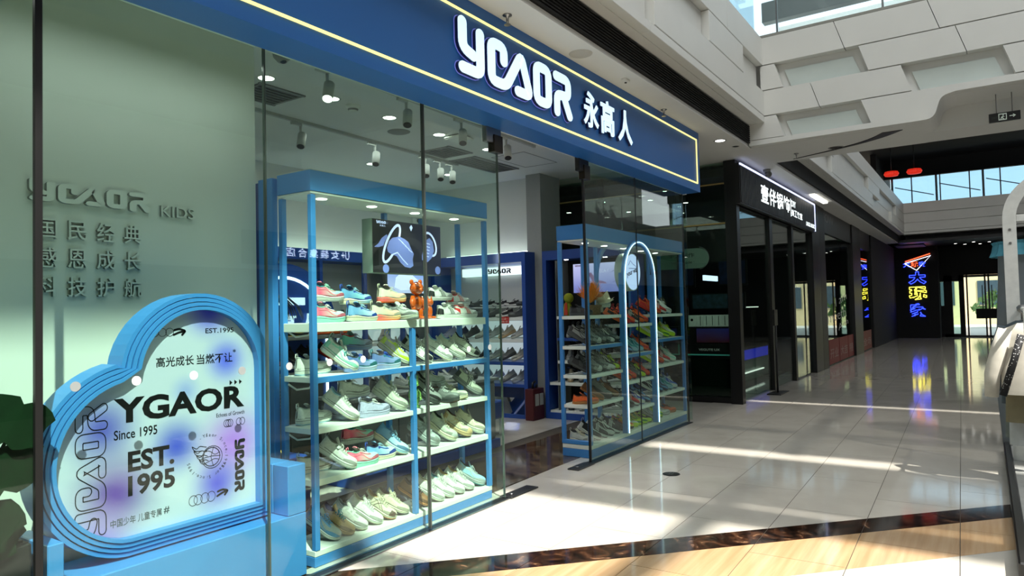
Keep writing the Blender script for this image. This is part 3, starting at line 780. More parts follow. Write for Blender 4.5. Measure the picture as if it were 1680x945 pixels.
for word, a0, da, inv in (('•Ygaor Since.1995', 112, -9.4, 1), ('Ygaor Since.1995', -30, -9.2, 1)):
    rg = MB()
    for k, ch in enumerate(word):
        if ch == ' ': continue
        a = math.radians(a0+da*k); rr = .105
        p = Vector((2.205+rr*math.cos(a), PY, .755+rr*math.sin(a))); up = Vector((math.cos(a), 0, math.sin(a))); ri = Vector((math.sin(a), 0, -math.cos(a)))
        hh = .017 if ch in 'YS1995' else (.017 if ch in 'g' else .012)
        text_mb(ch, p-ri*.005, ri, up, h=hh if ch not in '•.' else .004, mb=rg)
    pb(rg, 'print_ring_words', ink)

bn = thing('display_bench', 'sky blue painted bench cradle under the heart sign behind the glass', 'bench', (2.0, 3.5, 0))
MB().bbox(1.345, 2.70, 3.325, 3.66, .0015, .36, .004).build('bench_body', M['blue'], bn)
MB().bbox(2.575, 2.70, 3.325, 3.46, .3615, .645, .004).build('arm_front', M['blue'], bn); MB().bbox(2.575, 2.70, 3.466, 3.66, .3615, .645, .004).build('arm_rear', M['blue'], bn)
MB().bbox(1.345, 1.41, 3.325, 3.66, .3615, .552, .004).build('arm_left', M['blue'], bn)

# leaves and green disc at far left
pl = thing('broad_leaf_plant', 'dark broad leaved plant at the lower left edge of the window', 'plant', (1.16, 3.55, 0))
leaf = mat('dark_leaf', (8,36,14), .75, var=.25, scale=9, spec=.2)
def leaf_mb(c, r, tilt, mb):
    P = []
    for k in range(26):
        a = 2*PI*k/26; rr = r*(1+.16*math.cos(a*2)-.22*(k % 5 == 0)); P.append((rr*math.cos(a), rr*.8*math.sin(a)))
    rot = Matrix.Rotation(tilt, 3, 'Y')
    f = lambda u, v, d: tuple(Vector(c)+rot @ Vector((u, d+.03*(u*u+v*v)/r, v)))
    mb.prism(P, f, 0, .002)
for c, r, t in (((1.19, 3.30, 1.10), .16, .3), ((1.16, 3.33, .90), .17, -.2), ((1.08, 3.36, .72), .19, .5), ((1.0, 3.31, .98), .16, -.4), ((1.14, 3.40, .62), .14, .2), ((.96, 3.38, 1.25), .15, .1)):
    b = MB(); leaf_mb(c, r, t, b); b.build('leaf', leaf, pl)
st_ = MB()
for c in ((1.19, 3.30, 1.02), (1.16, 3.33, .80), (1.08, 3.36, .62), (1.0, 3.31, .88), (1.14, 3.40, .55), (.96, 3.38, 1.15)): st_.tube([(1.10, 3.55, .565), (1.15*.5+c[0]*.5, 3.53, max(.62, c[2]*.8)), (c[0], c[1]+.015, c[2])], .008, 6)
st_.build('stem', leaf, pl); MB().bbox(.55, 1.325, 3.42, 3.78, .0015, .56, .01).build('added_dark_planter', M['blackm'], pl); MB().box(.58, 1.30, 3.45, 3.75, .5605, .57).build('soil', mat('dark_soil', (24,18,14), .9, var=.3), pl)  # black planter added to darken the corner where shade falls
gd = thing('green_disc_sign', 'bright green round sign plate at the left picture edge on the window wall', 'sign', (1.16, 3.82, 1.52))
MB().cyl((1.17, 3.849, 1.53), (1.17, 3.83, 1.53), .125, n=32, sm=False).build('disc', mat('bright_green', (40,190,60), .4), gd)
text_mb('店', (1.11, 3.829, 1.47), (1, 0, 0), (0, 0, 1), w=.11, h=.11).build('disc_character', mat('deep_green', (18,110,40), .5, var=0), gd)

# ---------------------------------------------------------------- shoe racks in the window
def bar(x0, x1, y0, y1, z0, z1, name, m, root): return MB().bbox(x0, x1, y0, y1, z0, z1, .003).build(name, m, root)
lr = thing('shoe_rack', 'blue steel shoe rack with five white shelves behind the left shop window', 'shoe rack', (3.67, 3.5, 0))
X0, X1, Y0, Y1 = 2.785, 4.58, 3.355, 3.655
bar(X0, X1, Y0, Y1, .0015, .062, 'plinth', M['blue'], lr); bar(X0, X1, Y0-.002, Y1, .063, .098, 'base_shelf', M['shelf'], lr)
LZ = [1.457, 1.130, .820, .515]
for z, th, m_ in zip(LZ, (.055, .034, .034, .040), ('shelf', 'blue', 'shelf', 'shelf')):
    bar(X0+.005, X1-.005, Y0+.002, Y1-.004, z-th, z, 'shelf', M['shelf'], lr)
    if m_ == 'blue': bar(X0+.004, X1-.004, Y0-.004, Y0+.0015, z-th-.004, z-.001, 'shelf_edge', M['blue'], lr)
for x, yy, top in ((2.787, Y0-.006, 2.24), (4.545, Y0-.006, 2.24), (2.787, Y1-.03, 2.24), (3.70, Y1-.03, 1.40), (4.545, Y1-.03, 2.24)):
    bar(x, x+.036, yy, yy+.036, .099, top, 'post', M['blue'], lr)
bar(3.665, 3.70, Y0-.006, Y0+.03, .099, 1.40, 'post', M['blue'], lr)
cp = MB().box(X0-.004, X1+.004, Y0-.008, Y1+.006, 2.262, 2.388).build('canopy', M['blue'], lr)
bar(X0, X1, Y0-.004, Y1, 2.245, 2.2615, 'canopy_soffit', M['shelf'], lr)
MB().box(X0-.005, X1+.005, Y0-.010, Y1+.008, 2.3885, 2.392).build('canopy_lip', mat('pale_lip', (190,190,170), .4), lr)
def rack_lights(root, xs, y, z, tgt=1.2, power=9):
    for x in xs:
        MB().lathe([(.0005, -.003), (.030, -.003), (.036, 0)], (x, y, z), 16).build('canopy_light', M['lampd'], root)
        lamp('rack_spot', 'SPOT', power, (1.0, .98, .94), (x, y, z-.01), (x, y-.02, 0), spot_size=math.radians(120), spot_blend=.7, shadow_soft_size=.03)
lamp('window_wall_fill', 'AREA', 2.2, (.97, 1.0, .97), (1.9, 3.45, 2.95), (1.9, 3.75, 1.6), shape='RECTANGLE', size=1.6, size_y=.12)  # added fill that brightens the window wall, no fitting here
rack_lights(lr, (2.98, 3.42, 3.86, 4.32), 3.48, 2.245, power=4.3)
cb = MB()
for z in LZ: cb.tube([(2.80, 3.60, z-.05), (2.83, 3.56, z-.085), (2.86, 3.48, z-.075), (2.88, 3.46, z-.045)], .006, 6)
cb.build('shelf_cable', mat('white_cable', (220,220,215), .5), lr)

rr_ = thing('shoe_rack', 'blue steel shoe rack with white neon arch behind the right shop window', 'shoe rack', (7.6, 3.5, 0))
RX0, RX1, RY0, RY1 = 6.25, 8.96, 3.335, 3.665
bar(RX0, RX1, RY0, RY1, .0015, .084, 'plinth', M['blue'], rr_); bar(RX0, RX1, RY0-.002, RY1, .085, .127, 'base_shelf', M['shelf'], rr_)
BA, BB_, BC = (6.25, 7.05), (7.10, 7.90), (7.95, 8.96)
RZ = {0: [1.437, 1.127, .831, .529], 1: [1.322, .985, .680, .364], 2: [1.420, 1.115, .795, .440]}
for b_, (xa, xb) in enumerate((BA, BB_, BC)):
    for k, z in enumerate(RZ[b_]):
        bar(xa+.004, xb-.004, RY0+.002, RY1-.004, z-.034, z, 'shelf', M['shelf'], rr_)
        if k == 1: bar(xa+.004, xb-.004, RY0-.004, RY0+.0015, z-.038, z-.001, 'shelf_edge', M['blue'], rr_)
for x, yy in ((6.25, RY0-.006), (7.055, RY0-.006), (7.90, RY0-.006), (8.92, RY0-.006), (6.25, RY1-.03), (6.75, RY1-.03), (7.06, RY1-.03), (7.90, RY1-.03), (8.55, RY1-.03), (8.92, RY1-.03)):
    bar(x, x+.042, yy, yy+.036, .128, 2.21 if x not in (7.055, 7.90) or yy > 3.5 else 1.9, 'post', M['blue'], rr_)
bar(RX0-.002, RX0+.04, RY0, RY1, .129, .17, 'end_rail', M['blue'], rr_)
MB().box(RX0-.004, RX1+.004, RY0-.008, RY1+.006, 2.222, 2.372).build('canopy', M['blue'], rr_)
bar(RX0, RX1, RY0-.004, RY1, 2.205, 2.2215, 'canopy_soffit', M['shelf'], rr_)
rack_lights(rr_, (6.55, 7.0, 7.5, 8.0, 8.45), 3.5, 2.205, power=1.3)
ap = [(7.075, .13), (7.075, 1.84)]+arc(7.50, 1.84, .425, 180, 0, 20)[1:]+[(7.925, .13)]
for y, nm in ((3.30, 'arch_front'), (3.63, 'arch_rear')):
    A = ribbon(ap, .05, cap=False); MB().prism(A, XZ, y, y+.03).build(nm, M['blue'], rr_)
MB().tube([(x, 3.292, z) for x, z in ap], .0055, 6).build('neon_line', M['led'], rr_)
dsc = thing('round_light_box', 'round glowing white light box hung inside the neon arch', 'light box', (7.52, 3.46, 1.70))
MB().cyl((7.52, 3.40, 1.925), (7.52, 3.53, 1.925), .222, n=40, sm=True).build('drum', mat('pale_drum', (190,205,195), .4), dsc)
dm = glow('light_box_face', (190,205,250), .85)
MB().cyl((7.52, 3.3985, 1.925), (7.52, 3.399, 1.925), .21, n=40, sm=False).build('lit_face', dm, dsc)
text_mb('your way', (7.36, 3.397, 1.845), (1, 0, .25), (-.25, 0, 1), w=.32, h=.06, bold=.03).build('script_words', M['print'], dsc)
sk_ = MB(); sk_.prism(ribbon(fillet([(7.40, 2.0), (7.46, 2.06), (7.52, 2.02), (7.60, 2.0), (7.62, 1.97), (7.42, 1.965)], .02), .006), XZ, 3.398, 3.397); sk_.build('shoe_sketch', mat('grey_blue_print', (90,96,150), .5, var=0), dsc)
MB().cyl((7.52, 3.47, 2.14), (7.52, 3.47, 2.20), .008, n=8).build('hanger', M['steel'], dsc)

# ---------------------------------------------------------------- shoes
SW = [(0, .004), (.012, .016), (.04, .027), (.10, .034), (.2, .0365), (.32, .036), (.42, .0375), (.55, .042), (.68, .0465), (.78, .0475), (.87, .0435), (.93, .036), (.965, .027), (.99, .014), (1, .004)]
def interp(T, s):
    for (a, va), (b, vb) in zip(T, T[1:]):
        if s <= b: return va+(vb-va)*(s-a)/(b-a)
    return T[-1][1]
HC = [(0, .074), (.05, .070), (.12, .060), (.2, .054), (.28, .058), (.36, .066)]
HV = [(.3, .072), (.4, .064), (.5, .055), (.6, .046), (.7, .042), (.8, .039), (.88, .036), (.94, .029), (.98, .018), (1, .008)]
KINDS = { # heel and toe sole height, collar scale, wave of the sole edge, pull loop
 'runner': (.040, .028, 1.0, .004, True), 'chunky': (.048, .034, 1.06, .006, True), 'court': (.030, .025, .95, 0, False), 'high': (.030, .022, 1.38, 0, False) }
L = .268
class Shape:
    def __init__(s, kind, lod):
        s.t0, s.t1, s.cs, s.wv, s.loop = KINDS[kind]; s.kind = kind
        s.S = [0, .012, .04, .09, .15, .22, .30, .37, .45, .53, .61, .69, .77, .85, .91, .955, .985, 1.0] if lod else [0, .03, .10, .2, .33, .46, .6, .74, .86, .95, 1.0]
        s.K = [0, .2, .4, .6, .8, 1.0] if lod else [0, .35, .7, 1.0]
    def top(s, x): return s.t0+(s.t1-s.t0)*min(1, max(0, (x-.1)/.8))+s.wv*math.sin(x*9)+ .014*max(0, (x-.72)/.28)**2
    def bot(s, x): return .016*max(0, (x-.72)/.28)**2+.006*max(0, (.10-x)/.10)**2
    def up(s, x, k, side, off=0.0):
        w = interp(SW, x)*.97; zt = s.top(x)-.002
        hc = interp(HC, min(x, .36))*s.cs; lat_c = w*(1-.30*k**1.7); z_c = hc*k
        hv = interp(HV, max(x, .3))*(1+(s.cs-1)*max(0, 1-(x-.3)/.35)); g = .013*max(0, min(1, (.70-x)/.08)); th = k*PI/2
        lat_v = g+(max(w, g)-g)*math.cos(th)**.72; z_v = hv*math.sin(th)**.9
        m = min(1, max(0, (x-.30)/.14)); m = m*m*(3-2*m)
        lat = lat_c+(lat_v-lat_c)*m; z = z_c+(z_v-z_c)*m
        xx = x*L+(.010*k if x < .2 else 0)*(1-x/.2)
        if off: lat += off*(1-.6*k*m); z += off*.5*k; xx += off*(1 if x > .9 else (-1 if x < .06 else 0))
        return (xx, side*lat, zt+z)
SHOE = {}
def shoe_parts(kind, sole, outs, upper, acc, lining, lace, deco, lod):
    key = (kind, sole, outs, upper, acc, lining, lace, deco, lod)
    if key in SHOE: return SHOE[key]
    s = Shape(kind, lod); out = []
    def cm(c, role, rough):
        if isinstance(c, str):
            a, b = GRADS[c]; return grad_mat('dyed_'+c, a, b, rough=rough)
        return mat('shoe_%s_%d_%d_%d' % ((role,)+tuple(c)), c, rough, var=.08 if role != 'lace' else 0, scale=90, bump=.15 if role == 'upper' else 0)
    # sole
    b = MB(); o = MB()
    lay_ = [('b', .90, 0), ('m', 1.07, .45), ('t', 1.02, 1)]
    def ringpts(f, z):
        R = [(x*L+(-.004 if x == 0 else .004 if x == 1 else 0), interp(SW, x)*f, z(x)) for x in s.S]
        Lf = [(p[0], -p[1], p[2]) for p in R[::-1]]
        return R+Lf
    zo = .007
    rows = [ringpts(.97, lambda x: s.bot(x)+zo), ringpts(1.07, lambda x: s.bot(x)+zo+(s.top(x)-s.bot(x)-zo)*.4), ringpts(1.04, lambda x: s.top(x)-.004), ringpts(.98, lambda x: s.top(x))]
    b.grid(rows, 0, True, True)
    n = len(rows[0]); hn = n//2
    ov = len(b.v)-n
    for i in range(hn-1): b.f.append((ov+i, ov+i+1, ov+n-2-i, ov+n-1-i)); b.m.append(0); b.s.append(False)
    out.append(('sole', b.mesh('sole', cm(sole, 'sole', .5))))
    rows = [ringpts(.90, lambda x: s.bot(x)), ringpts(.98, lambda x: s.bot(x)+zo)]
    o.grid(rows, 0, False, True)
    for i in range(hn-1): o.f.append((n-1-i, n-2-i, i+1, i)); o.m.append(0); o.s.append(False)
    out.append(('outsole', o.mesh('outsole', cm(outs, 'sole', .6))))
    # upper
    u = MB()
    for sd in (1, -1):
        u.grid([[s.up(x, k, sd) for k in s.K] for x in s.S], 0, True, False, flip=(sd < 0))
    out.append(('upper', u.mesh('upper', cm(upper, 'upper', .6))))
    # lining
    ls = [x for x in s.S if x <= .46]
    l = MB(); rows = []
    for x in ls:
        a = s.up(x, 1, 1); q = s.top(x)+.006
        rows.append([a, (a[0]+.002, a[1]*.80, (a[2]+q)/2), (a[0]+.003, a[1]*.5, q), (a[0]+.003, -a[1]*.5, q), (a[0]+.002, -a[1]*.80, (a[2]+q)/2), (a[0], -a[1], a[2])])
    l.grid(rows, 0, True)
    out.append(('lining', l.mesh('lining', cm(lining, 'lining', .9))))
    # tongue
    t = MB(); rows = []; rows2 = []
    for i in range(7):
        q = i/6; x = .70-.36*q; hv = interp(HV, max(x, .3))*(1+(s.cs-1)*max(0, 1-(x-.3)/.35)); z = s.top(x)+hv-.004+(.030*max(0, q-.55)/.45)
        wv = .012+.010*q; xx = x*L-(.016*max(0, q-.55)/.45)
        rows.append([(xx, -wv, z-.004), (xx, -wv*.5, z+.001), (xx, wv*.5, z+.001), (xx, wv, z-.004)])
    t.grid(rows, 0, True); t.grid([[(p[0]-.004, p[1], p[2]-.005) for p in r] for r in rows], 0, True, flip=True)
    t.grid([rows[-1], [(p[0]-.004, p[1], p[2]-.005) for p in rows[-1]]], 0, True)
    out.append(('tongue', t.mesh('tongue', cm(acc if deco == 'tongue' else upper, 'upper', .7))))
    # laces
    c = MB(); xs = [.41, .47, .53, .59, .65] if lod else [.44, .52, .60]
    for x in xs:
        a = s.up(x, .93, 1, .001); hz = s.top(x)+interp(HV, x)*(1+(s.cs-1)*max(0, 1-(x-.3)/.35))+.004
        if deco == 'strap': continue
        c.tube([(a[0], a[1]+.006, a[2]-.001), (a[0]-.002, a[1]*.4, hz), (a[0]-.002, -a[1]*.4, hz), (a[0], -a[1]-.006, a[2]-.001)], .0036, 5)
        if lod: c.tube([(a[0]+.003, a[1]+.005, a[2]), (a[0]-.008, 0, hz+.001), (a[0]-.016, -a[1]-.005, a[2]+.004)], .0026, 4)
    if deco == 'strap':
        for x in (.44, .55):
            c.grid([[(*s.up(xx, k, 1, .003)[:1], s.up(xx, k, 1, .003)[1], s.up(xx, k, 1, .003)[2]) for k in (.45, .7, .9, 1.0)]+[tuple(s.up(xx, k, -1, .003)) for k in (1.0, .9, .7, .45)] for xx in (x-.03, x, x+.03)], 0, True)
    elif lod:
        p = s.up(.40, .95, 1); z0 = s.top(.4)+interp(HV, .4)*s.cs+.006
        for sd in (1, -1):
            c.tube([(p[0], 0, z0), (p[0]+.008, sd*.014, z0+.010), (p[0]+.020, sd*.026, z0+.004), (p[0]+.018, sd*.020, z0-.004), (p[0]+.004, sd*.004, z0)], .0024, 4)
            c.tube([(p[0], 0, z0), (p[0]+.022, sd*.010, z0+.003), (p[0]+.038, sd*.024, z0-.012)], .0022, 4)
    out.append(('laces', c.mesh('laces', cm(lace, 'lace', .8))))
    # overlays that every shoe has: eyelet stay, toe guard, a groove round the sole
    def tone(c, f): return tuple(max(6, min(250, int(v*f))) for v in c)
    ub = (acc if not isinstance(acc, str) else (150, 150, 150)) if isinstance(upper, str) else upper
    pc = tone(ub, .80) if sum(ub) > 240 else tone(ub, 1.7)
    if not isinstance(upper, str) and sum(abs(a_-b_) for a_, b_ in zip(upper, acc if not isinstance(acc, str) else upper)) > 60 and deco == 'wave': pc = acc
    q = MB()
    for sd in (1, -1): q.grid([[s.up(x, kk, sd, .0013) for kk in (.62, .78, .92)] for x in ((.34, .42, .5, .58, .66, .71) if lod else (.36, .52, .68))], 0, True, flip=(sd < 0))
    out.append(('eyelet_stay', q.mesh('eyelet_stay', cm(pc, 'panel', .5))))
    q = MB()
    for sd in (1, -1): q.grid([[s.up(x, kk*(1-.6*max(0, (.82-x)/.2)), sd, .0012) for kk in (0, .2, .42)] for x in ((.66, .74, .82, .88, .93, .965, .99, 1.0) if lod else (.7, .85, .95, 1.0))], 0, True, flip=(sd < 0))
    out.append(('toe_guard', q.mesh('toe_guard', cm(tone(pc, .92), 'panel', .5))))
    if lod:
        gc = tone(sole, .62) if not isinstance(sole, str) else (150, 140, 140)
        q = MB(); pts = ringpts(1.065, lambda x: s.bot(x)+zo+(s.top(x)-s.bot(x)-zo)*.62); q.tube(pts, .0016, 4, closed=True)
        out.append(('sole_groove', q.mesh('sole_groove', cm(gc, 'sole', .7))))
        q = MB()
        for sd in (1, -1): q.grid([[s.up(x, kk, sd, .0010) for kk in (.0, .09)] for x in s.S], 0, True, flip=(sd < 0))
        out.append(('foxing', q.mesh('foxing', cm(tone(pc, .8), 'panel', .6))))
    if lod:
        def patch(xa, xb, ka, kb, nx, nk, name, col, sides=(1, -1), slant=0.0):
            q = MB()
            for sd in sides:
                q.grid([[s.up(min(1, max(0, xa+(xb-xa)*i/nx+slant*(kk))), kk, sd, .0016) for kk in [ka+(kb-ka)*j/nk for j in range(nk+1)]] for i in range(nx+1)], 0, True, flip=(sd < 0))
            out.append((name, q.mesh(name, cm(col, 'panel', .5))))
        if deco == 'bars':
            q = MB()
            for a in (.36, .42, .48):
                for sd in (1, -1): q.grid([[s.up(a+.028*i+.10*(.9-kk), kk, sd, .0018) for kk in (.08, .3, .5, .7, .88)] for i in (0, 1)], 0, True, flip=(sd < 0))
            out.append(('side_stripe', q.mesh('side_stripe', cm(acc, 'panel', .5))))
        elif deco == 'wave':
            q = MB()
            for sd in (1, -1):
                q.grid([[s.up(.16+.62*t, min(.95, max(.02, .62-.5*t+.12*math.sin(t*7)+j)), sd, .0018) for j in (0, .16*(1-t)+.03)] for t in [i/9 for i in range(10)]], 0, True, flip=(sd < 0))
            out.append(('side_stripe', q.mesh('side_stripe', cm(acc, 'panel', .5))))
        elif deco == 'cross':
            q = MB()
            for (xa, ka, xb, kb) in ((.22, .1, .50, .95), (.36, .1, .60, .9), (.55, .15, .28, .85), (.64, .1, .40, .9)):
                for sd in (1, -1): q.grid([[s.up(xa+(xb-xa)*t+j, ka+(kb-ka)*t, sd, .0018) for j in (0, .022)] for t in [i/6 for i in range(7)]], 0, True, flip=(sd < 0))
            out.append(('side_stripe', q.mesh('side_stripe', cm(acc, 'panel', .5))))
        elif deco == 'dial':
            q = MB(); p = s.up(.42, .62, -1, .001); p2 = s.up(.42, .62, 1, .001)
            for pp, sd in ((p, -1), (p2, 1)): q.cyl((pp[0], pp[1], pp[2]), (pp[0], pp[1]+sd*.008, pp[2]+.005), .012, .010, n=12)
            out.append(('lace_dial', q.mesh('lace_dial', cm(acc, 'panel', .3))))
        patch(0, .13, .02, .72, 5, 4, 'heel_counter', acc if deco in ('heel', 'bars', 'wave', 'cross') else upper)
        if deco in ('toe', 'cross'): patch(.84, 1.0, .0, .75, 5, 4, 'toe_cap', acc)
        # collar padding and heel loop
        q = MB(); q.tube([s.up(x, 1, 1) for x in s.S if x <= .38][::-1]+[s.up(x, 1, -1) for x in s.S if x <= .38], .0035, 6)
        out.append(('collar', q.mesh('collar', cm(lining, 'lining', .9))))
        if s.loop:
            q = MB(); p = s.up(0.0, 1, 1)
            q.tube([(p[0]-.003, 0, p[2]-.02), (p[0]-.013, 0, p[2]+.002), (p[0]-.010, 0, p[2]+.022), (p[0]+.001, 0, p[2]+.026), (p[0]+.006, 0, p[2]+.004)], .0045, 6, flat=.5)
            out.append(('pull_loop', q.mesh('pull_loop', cm(acc, 'panel', .7))))
    SHOE[key] = out
    return out
GRADS = {'pink_mint': ((244,96,130), (150,222,206)), 'mint_pink': ((240,104,136), (176,232,214)), 'blue_mint': ((96,150,190), (150,206,200)), 'coral_yellow': ((244,110,100), (250,190,120)),
         'beige_coral': ((214,206,186), (224,170,150)), 'lilac_mint': ((126,206,190), (172,178,214)), 'blue_lilac': ((86,112,168), (128,150,196)), 'sky_cream': ((110,160,206), (186,210,214)),
         'cream_sky': ((240,220,190), (150,200,220)), 'peri': ((120,140,190), (170,190,214)), 'black_fire': ((20,20,22), (236,110,40))}
C = dict(white=(212,214,208), cream=(208,202,178), offw=(192,196,180), black=(20,20,22), grey=(128,132,130), lgrey=(178,182,178), dgrey=(62,66,66), navy=(26,36,78), blue=(40,84,190), teal=(40,130,140),
         ltblue=(150,190,210), sky=(110,165,210), red=(206,40,36), orange=(230,98,30), lime=(196,224,40), yellow=(240,206,40), brown=(134,88,46), tan=(190,156,108), beige=(196,168,124), silver=(168,176,176),
         pink=(240,120,140), lilac=(176,178,206), mint=(150,215,195), gum=(196,128,66), choc=(74,52,38), green=(70,140,60), olive=(120,112,70), purple=(110,90,180))
# style name: kind, sole, outsole, upper, accent, lining, lace, decoration, words
ST = {
 'pink_mint': ('runner','white','white','pink_mint','pink','teal','mint','wave','pink and mint running shoe'),
 'mint_high': ('runner','mint','mint','mint_pink','pink','mint','white','wave','pink and pale mint running shoe'),
 'blue_cream': ('runner','cream_sky','cream','blue_mint','blue','navy','ltblue','plain','blue running shoe with cream sole'),
 'blue_grey': ('runner','cream','lgrey','sky_cream','blue','navy','ltblue','plain','pale blue running shoe'),
 'coral': ('runner','coral_yellow','orange','beige_coral','cream','dgrey','lgrey','plain','beige running shoe with coral sole'),
 'greyw': ('runner','offw','grey','lgrey','grey','dgrey','white','wave','grey and white running shoe'),
 'bw_bars': ('court','white','white','white','black','white','white','bars','white sneaker with black stripes'),
 'rw_bars': ('court','white','white','white','red','red','white','bars','white sneaker with red heel and stripes'),
 'black': ('court','dgrey','black','black','dgrey','black','dgrey','bars','black sneaker'),
 'white_run': ('runner','white','ltblue','white','white','lgrey','white','plain','all white running shoe'),
 'white_cream': ('runner','white','cream','white','mint','grey','white','wave','white running shoe with pale trim'),
 'blue_lilac': ('runner','peri','peri','blue_lilac','teal','dgrey','blue','plain','slate blue running shoe'),
 'lilac_red': ('runner','peri','lilac','lilac_mint','lilac','red','lilac','plain','lilac running shoe with red lining'),
 'grey_lime': ('runner','offw','dgrey','lgrey','lime','lilac','white','wave','grey running shoe with lime flash'),
 'panda': ('court','white','black','white','black','black','white','cross','white and black patchwork sneaker'),
 'white_court': ('court','white','cream','white','offw','ltblue','white','plain','plain white court sneaker'),
 'white_greysole': ('court','lgrey','grey','offw','lgrey','ltblue','white','plain','white sneaker with grey sole'),
 'white_black': ('court','white','black','offw','black','black','black','toe','white sneaker with black heel and toe'),
 'lilac': ('runner','lilac','lilac','lilac','lilac','grey','white','plain','pale lilac running shoe'),
 'white_lilac': ('chunky','white','lilac','white','lilac','lgrey','white','plain','white chunky running shoe'),
 'offwhite': ('chunky','offw','lgrey','offw','lgrey','lgrey','white','wave','off white running shoe'),
 'grey_black': ('chunky','dgrey','black','grey','black','black','lgrey','wave','grey and black running shoe'),
 'silver': ('chunky','silver','grey','silver','lgrey','grey','white','wave','silver running shoe'),
 'brown_sole': ('chunky','dgrey','choc','grey','dgrey','choc','lgrey','plain','grey brown hiking sneaker'),
 'cream_knit': ('runner','cream','olive','offw','cream','cream','cream','plain','cream laced knit shoe'),
 'grey_lines': ('runner','grey','dgrey','offw','dgrey','grey','white','bars','cream sneaker with grey lines'),
 'white_grey_dial': ('runner','white','lgrey','white','lgrey','grey','white','dial','white shoe with lace dial and grey heel'),
 'sky_dial': ('runner','cream_sky','cream','sky_cream','sky','sky','ltblue','dial','sky blue dial shoe with peach sole'),
 'small_dark': ('court','dgrey','black','dgrey','grey','black','grey','plain','small dark grey shoe'),
 'silver_mesh': ('chunky','silver','lgrey','silver','grey','grey','silver','cross','silver mesh running shoe'),
 'cream_trail': ('chunky','cream','lgrey','offw','lgrey','dgrey','cream','cross','cream trail shoe'),
 'taupe': ('chunky','beige','choc','cream','beige','choc','cream','cross','cream and taupe trail shoe'),
 'cream_high': ('chunky','offw','lgrey','cream','offw','grey','cream','strap','cream sneaker with strap'),
 'ltblue_w': ('court','white','lgrey','lgrey','sky','dgrey','sky','wave','pale grey sneaker with blue laces'),
 'tan': ('court','tan','beige','tan','beige','choc','teal','plain','tan suede sneaker with teal laces'),
 'white_strap': ('court','white','cream','white','white','lgrey','white','strap','white sneaker with two straps'),
 'white_big': ('court','white','cream','white','cream','cream','white','plain','ivory white sneaker'),
 'cream_cross': ('court','cream','gum','cream','choc','tan','cream','cross','cream sneaker with crossed stripes'),
 'ivory': ('court','cream','dgrey','cream','cream','choc','cream','plain','ivory suede sneaker'),
 'brown': ('court','gum','choc','brown','brown','choc','black','plain','brown leather shoe with black laces'),
 'white_gum': ('court','white','choc','white','offw','beige','white','plain','white sneaker with brown outsole'),
 'silver_blue': ('runner','silver','teal','ltblue','silver','dgrey','silver','wave','silver blue sneaker'),
 'bw_knit': ('runner','white','black','black','white','grey','white','wave','black running shoe with white stripe'),
 'dark_trail': ('chunky','dgrey','black','dgrey','grey','black','grey','cross','dark grey trail shoe'),
 'grey_trail': ('chunky','lgrey','black','grey','lgrey','dgrey','lgrey','cross','mid grey trail shoe'),
 'black_white': ('runner','white','black','black','white','black','white','bars','black sneaker with white stripes'),
 'teal_run': ('runner','ltblue','navy','teal','ltblue','navy','ltblue','wave','teal running shoe'),
 'navy_run': ('runner','navy','black','navy','sky','black','sky','wave','navy running shoe'),
 'orange_run': ('runner','orange','choc','orange','red','black','choc','wave','orange running shoe'),
 'red_run': ('runner','red','black','red','orange','black','red','wave','red running shoe'),
 'black_red': ('runner','red','black','black','red','red','red','wave','black and red running shoe'),
 'black_orange': ('runner','orange','black','black','orange','black','orange','wave','black and orange running shoe'),
 'black_lime': ('runner','lime','black','black','lime','black','lime','wave','black and lime running shoe'),
 'lime_run': ('runner','lime','green','lime','green','black','yellow','wave','lime green running shoe'),
 'white_lime': ('runner','lime','lime','white','lime','grey','lime','wave','white and lime running shoe'),
 'red_white': ('runner','white','black','red','white','black','black','bars','red and white running shoe'),
 'blue_white': ('runner','white','blue','blue','white','navy','white','wave','blue and white running shoe'),
 'orange_leather': ('court','gum','gum','orange','gum','choc','choc','plain','orange leather sneaker'),
 'brown_olive': ('court','olive','choc','brown','lime','choc','choc','plain','brown shoe with lime side'),
 'green_orange': ('runner','black','black','orange','yellow','black','yellow','wave','black, orange and yellow running shoe'),
 'yellow_black': ('runner','black','yellow','yellow','black','black','black','cross','yellow and black sneaker'),
}
STAND = {}
def stand_mesh(pitch):
    k = round(pitch, 2)
    if k not in STAND:
        b = MB(); c, s_ = math.cos(pitch), math.sin(pitch)
        def pt(d, y, e): return (-d*c+e*s_*0, y, d*s_+e)
        ln_ = .20
        b.prism([(0, .002), (0, .005), (-ln_*c, .005+ln_*s_), (-ln_*c-.003, .002+ln_*s_), (-ln_*c-.003, .0), (-ln_*c, 0), (-ln_*c, ln_*s_-.001)], lambda u, v, d: (u, d, v), -.024, .024)
        b.box(-ln_*c, .055, -.024, .024, 0, .002)
        STAND[k] = b.mesh('slanted_rest', M['acryl'])
    return STAND[k]
RISER = {}
def riser_mesh(h):
    k = round(h, 3)
    if k not in RISER:
        b = MB(); b.box(-.10, .10, -.045, .045, h-.003, h).box(-.097, -.094, -.045, .045, 0, h-.003).box(.094, .097, -.045, .045, 0, h-.003)
        RISER[k] = b.mesh('bridge_riser', M['acryl'])
    return RISER[k]
def col(c): return c if c in GRADS else C[c]
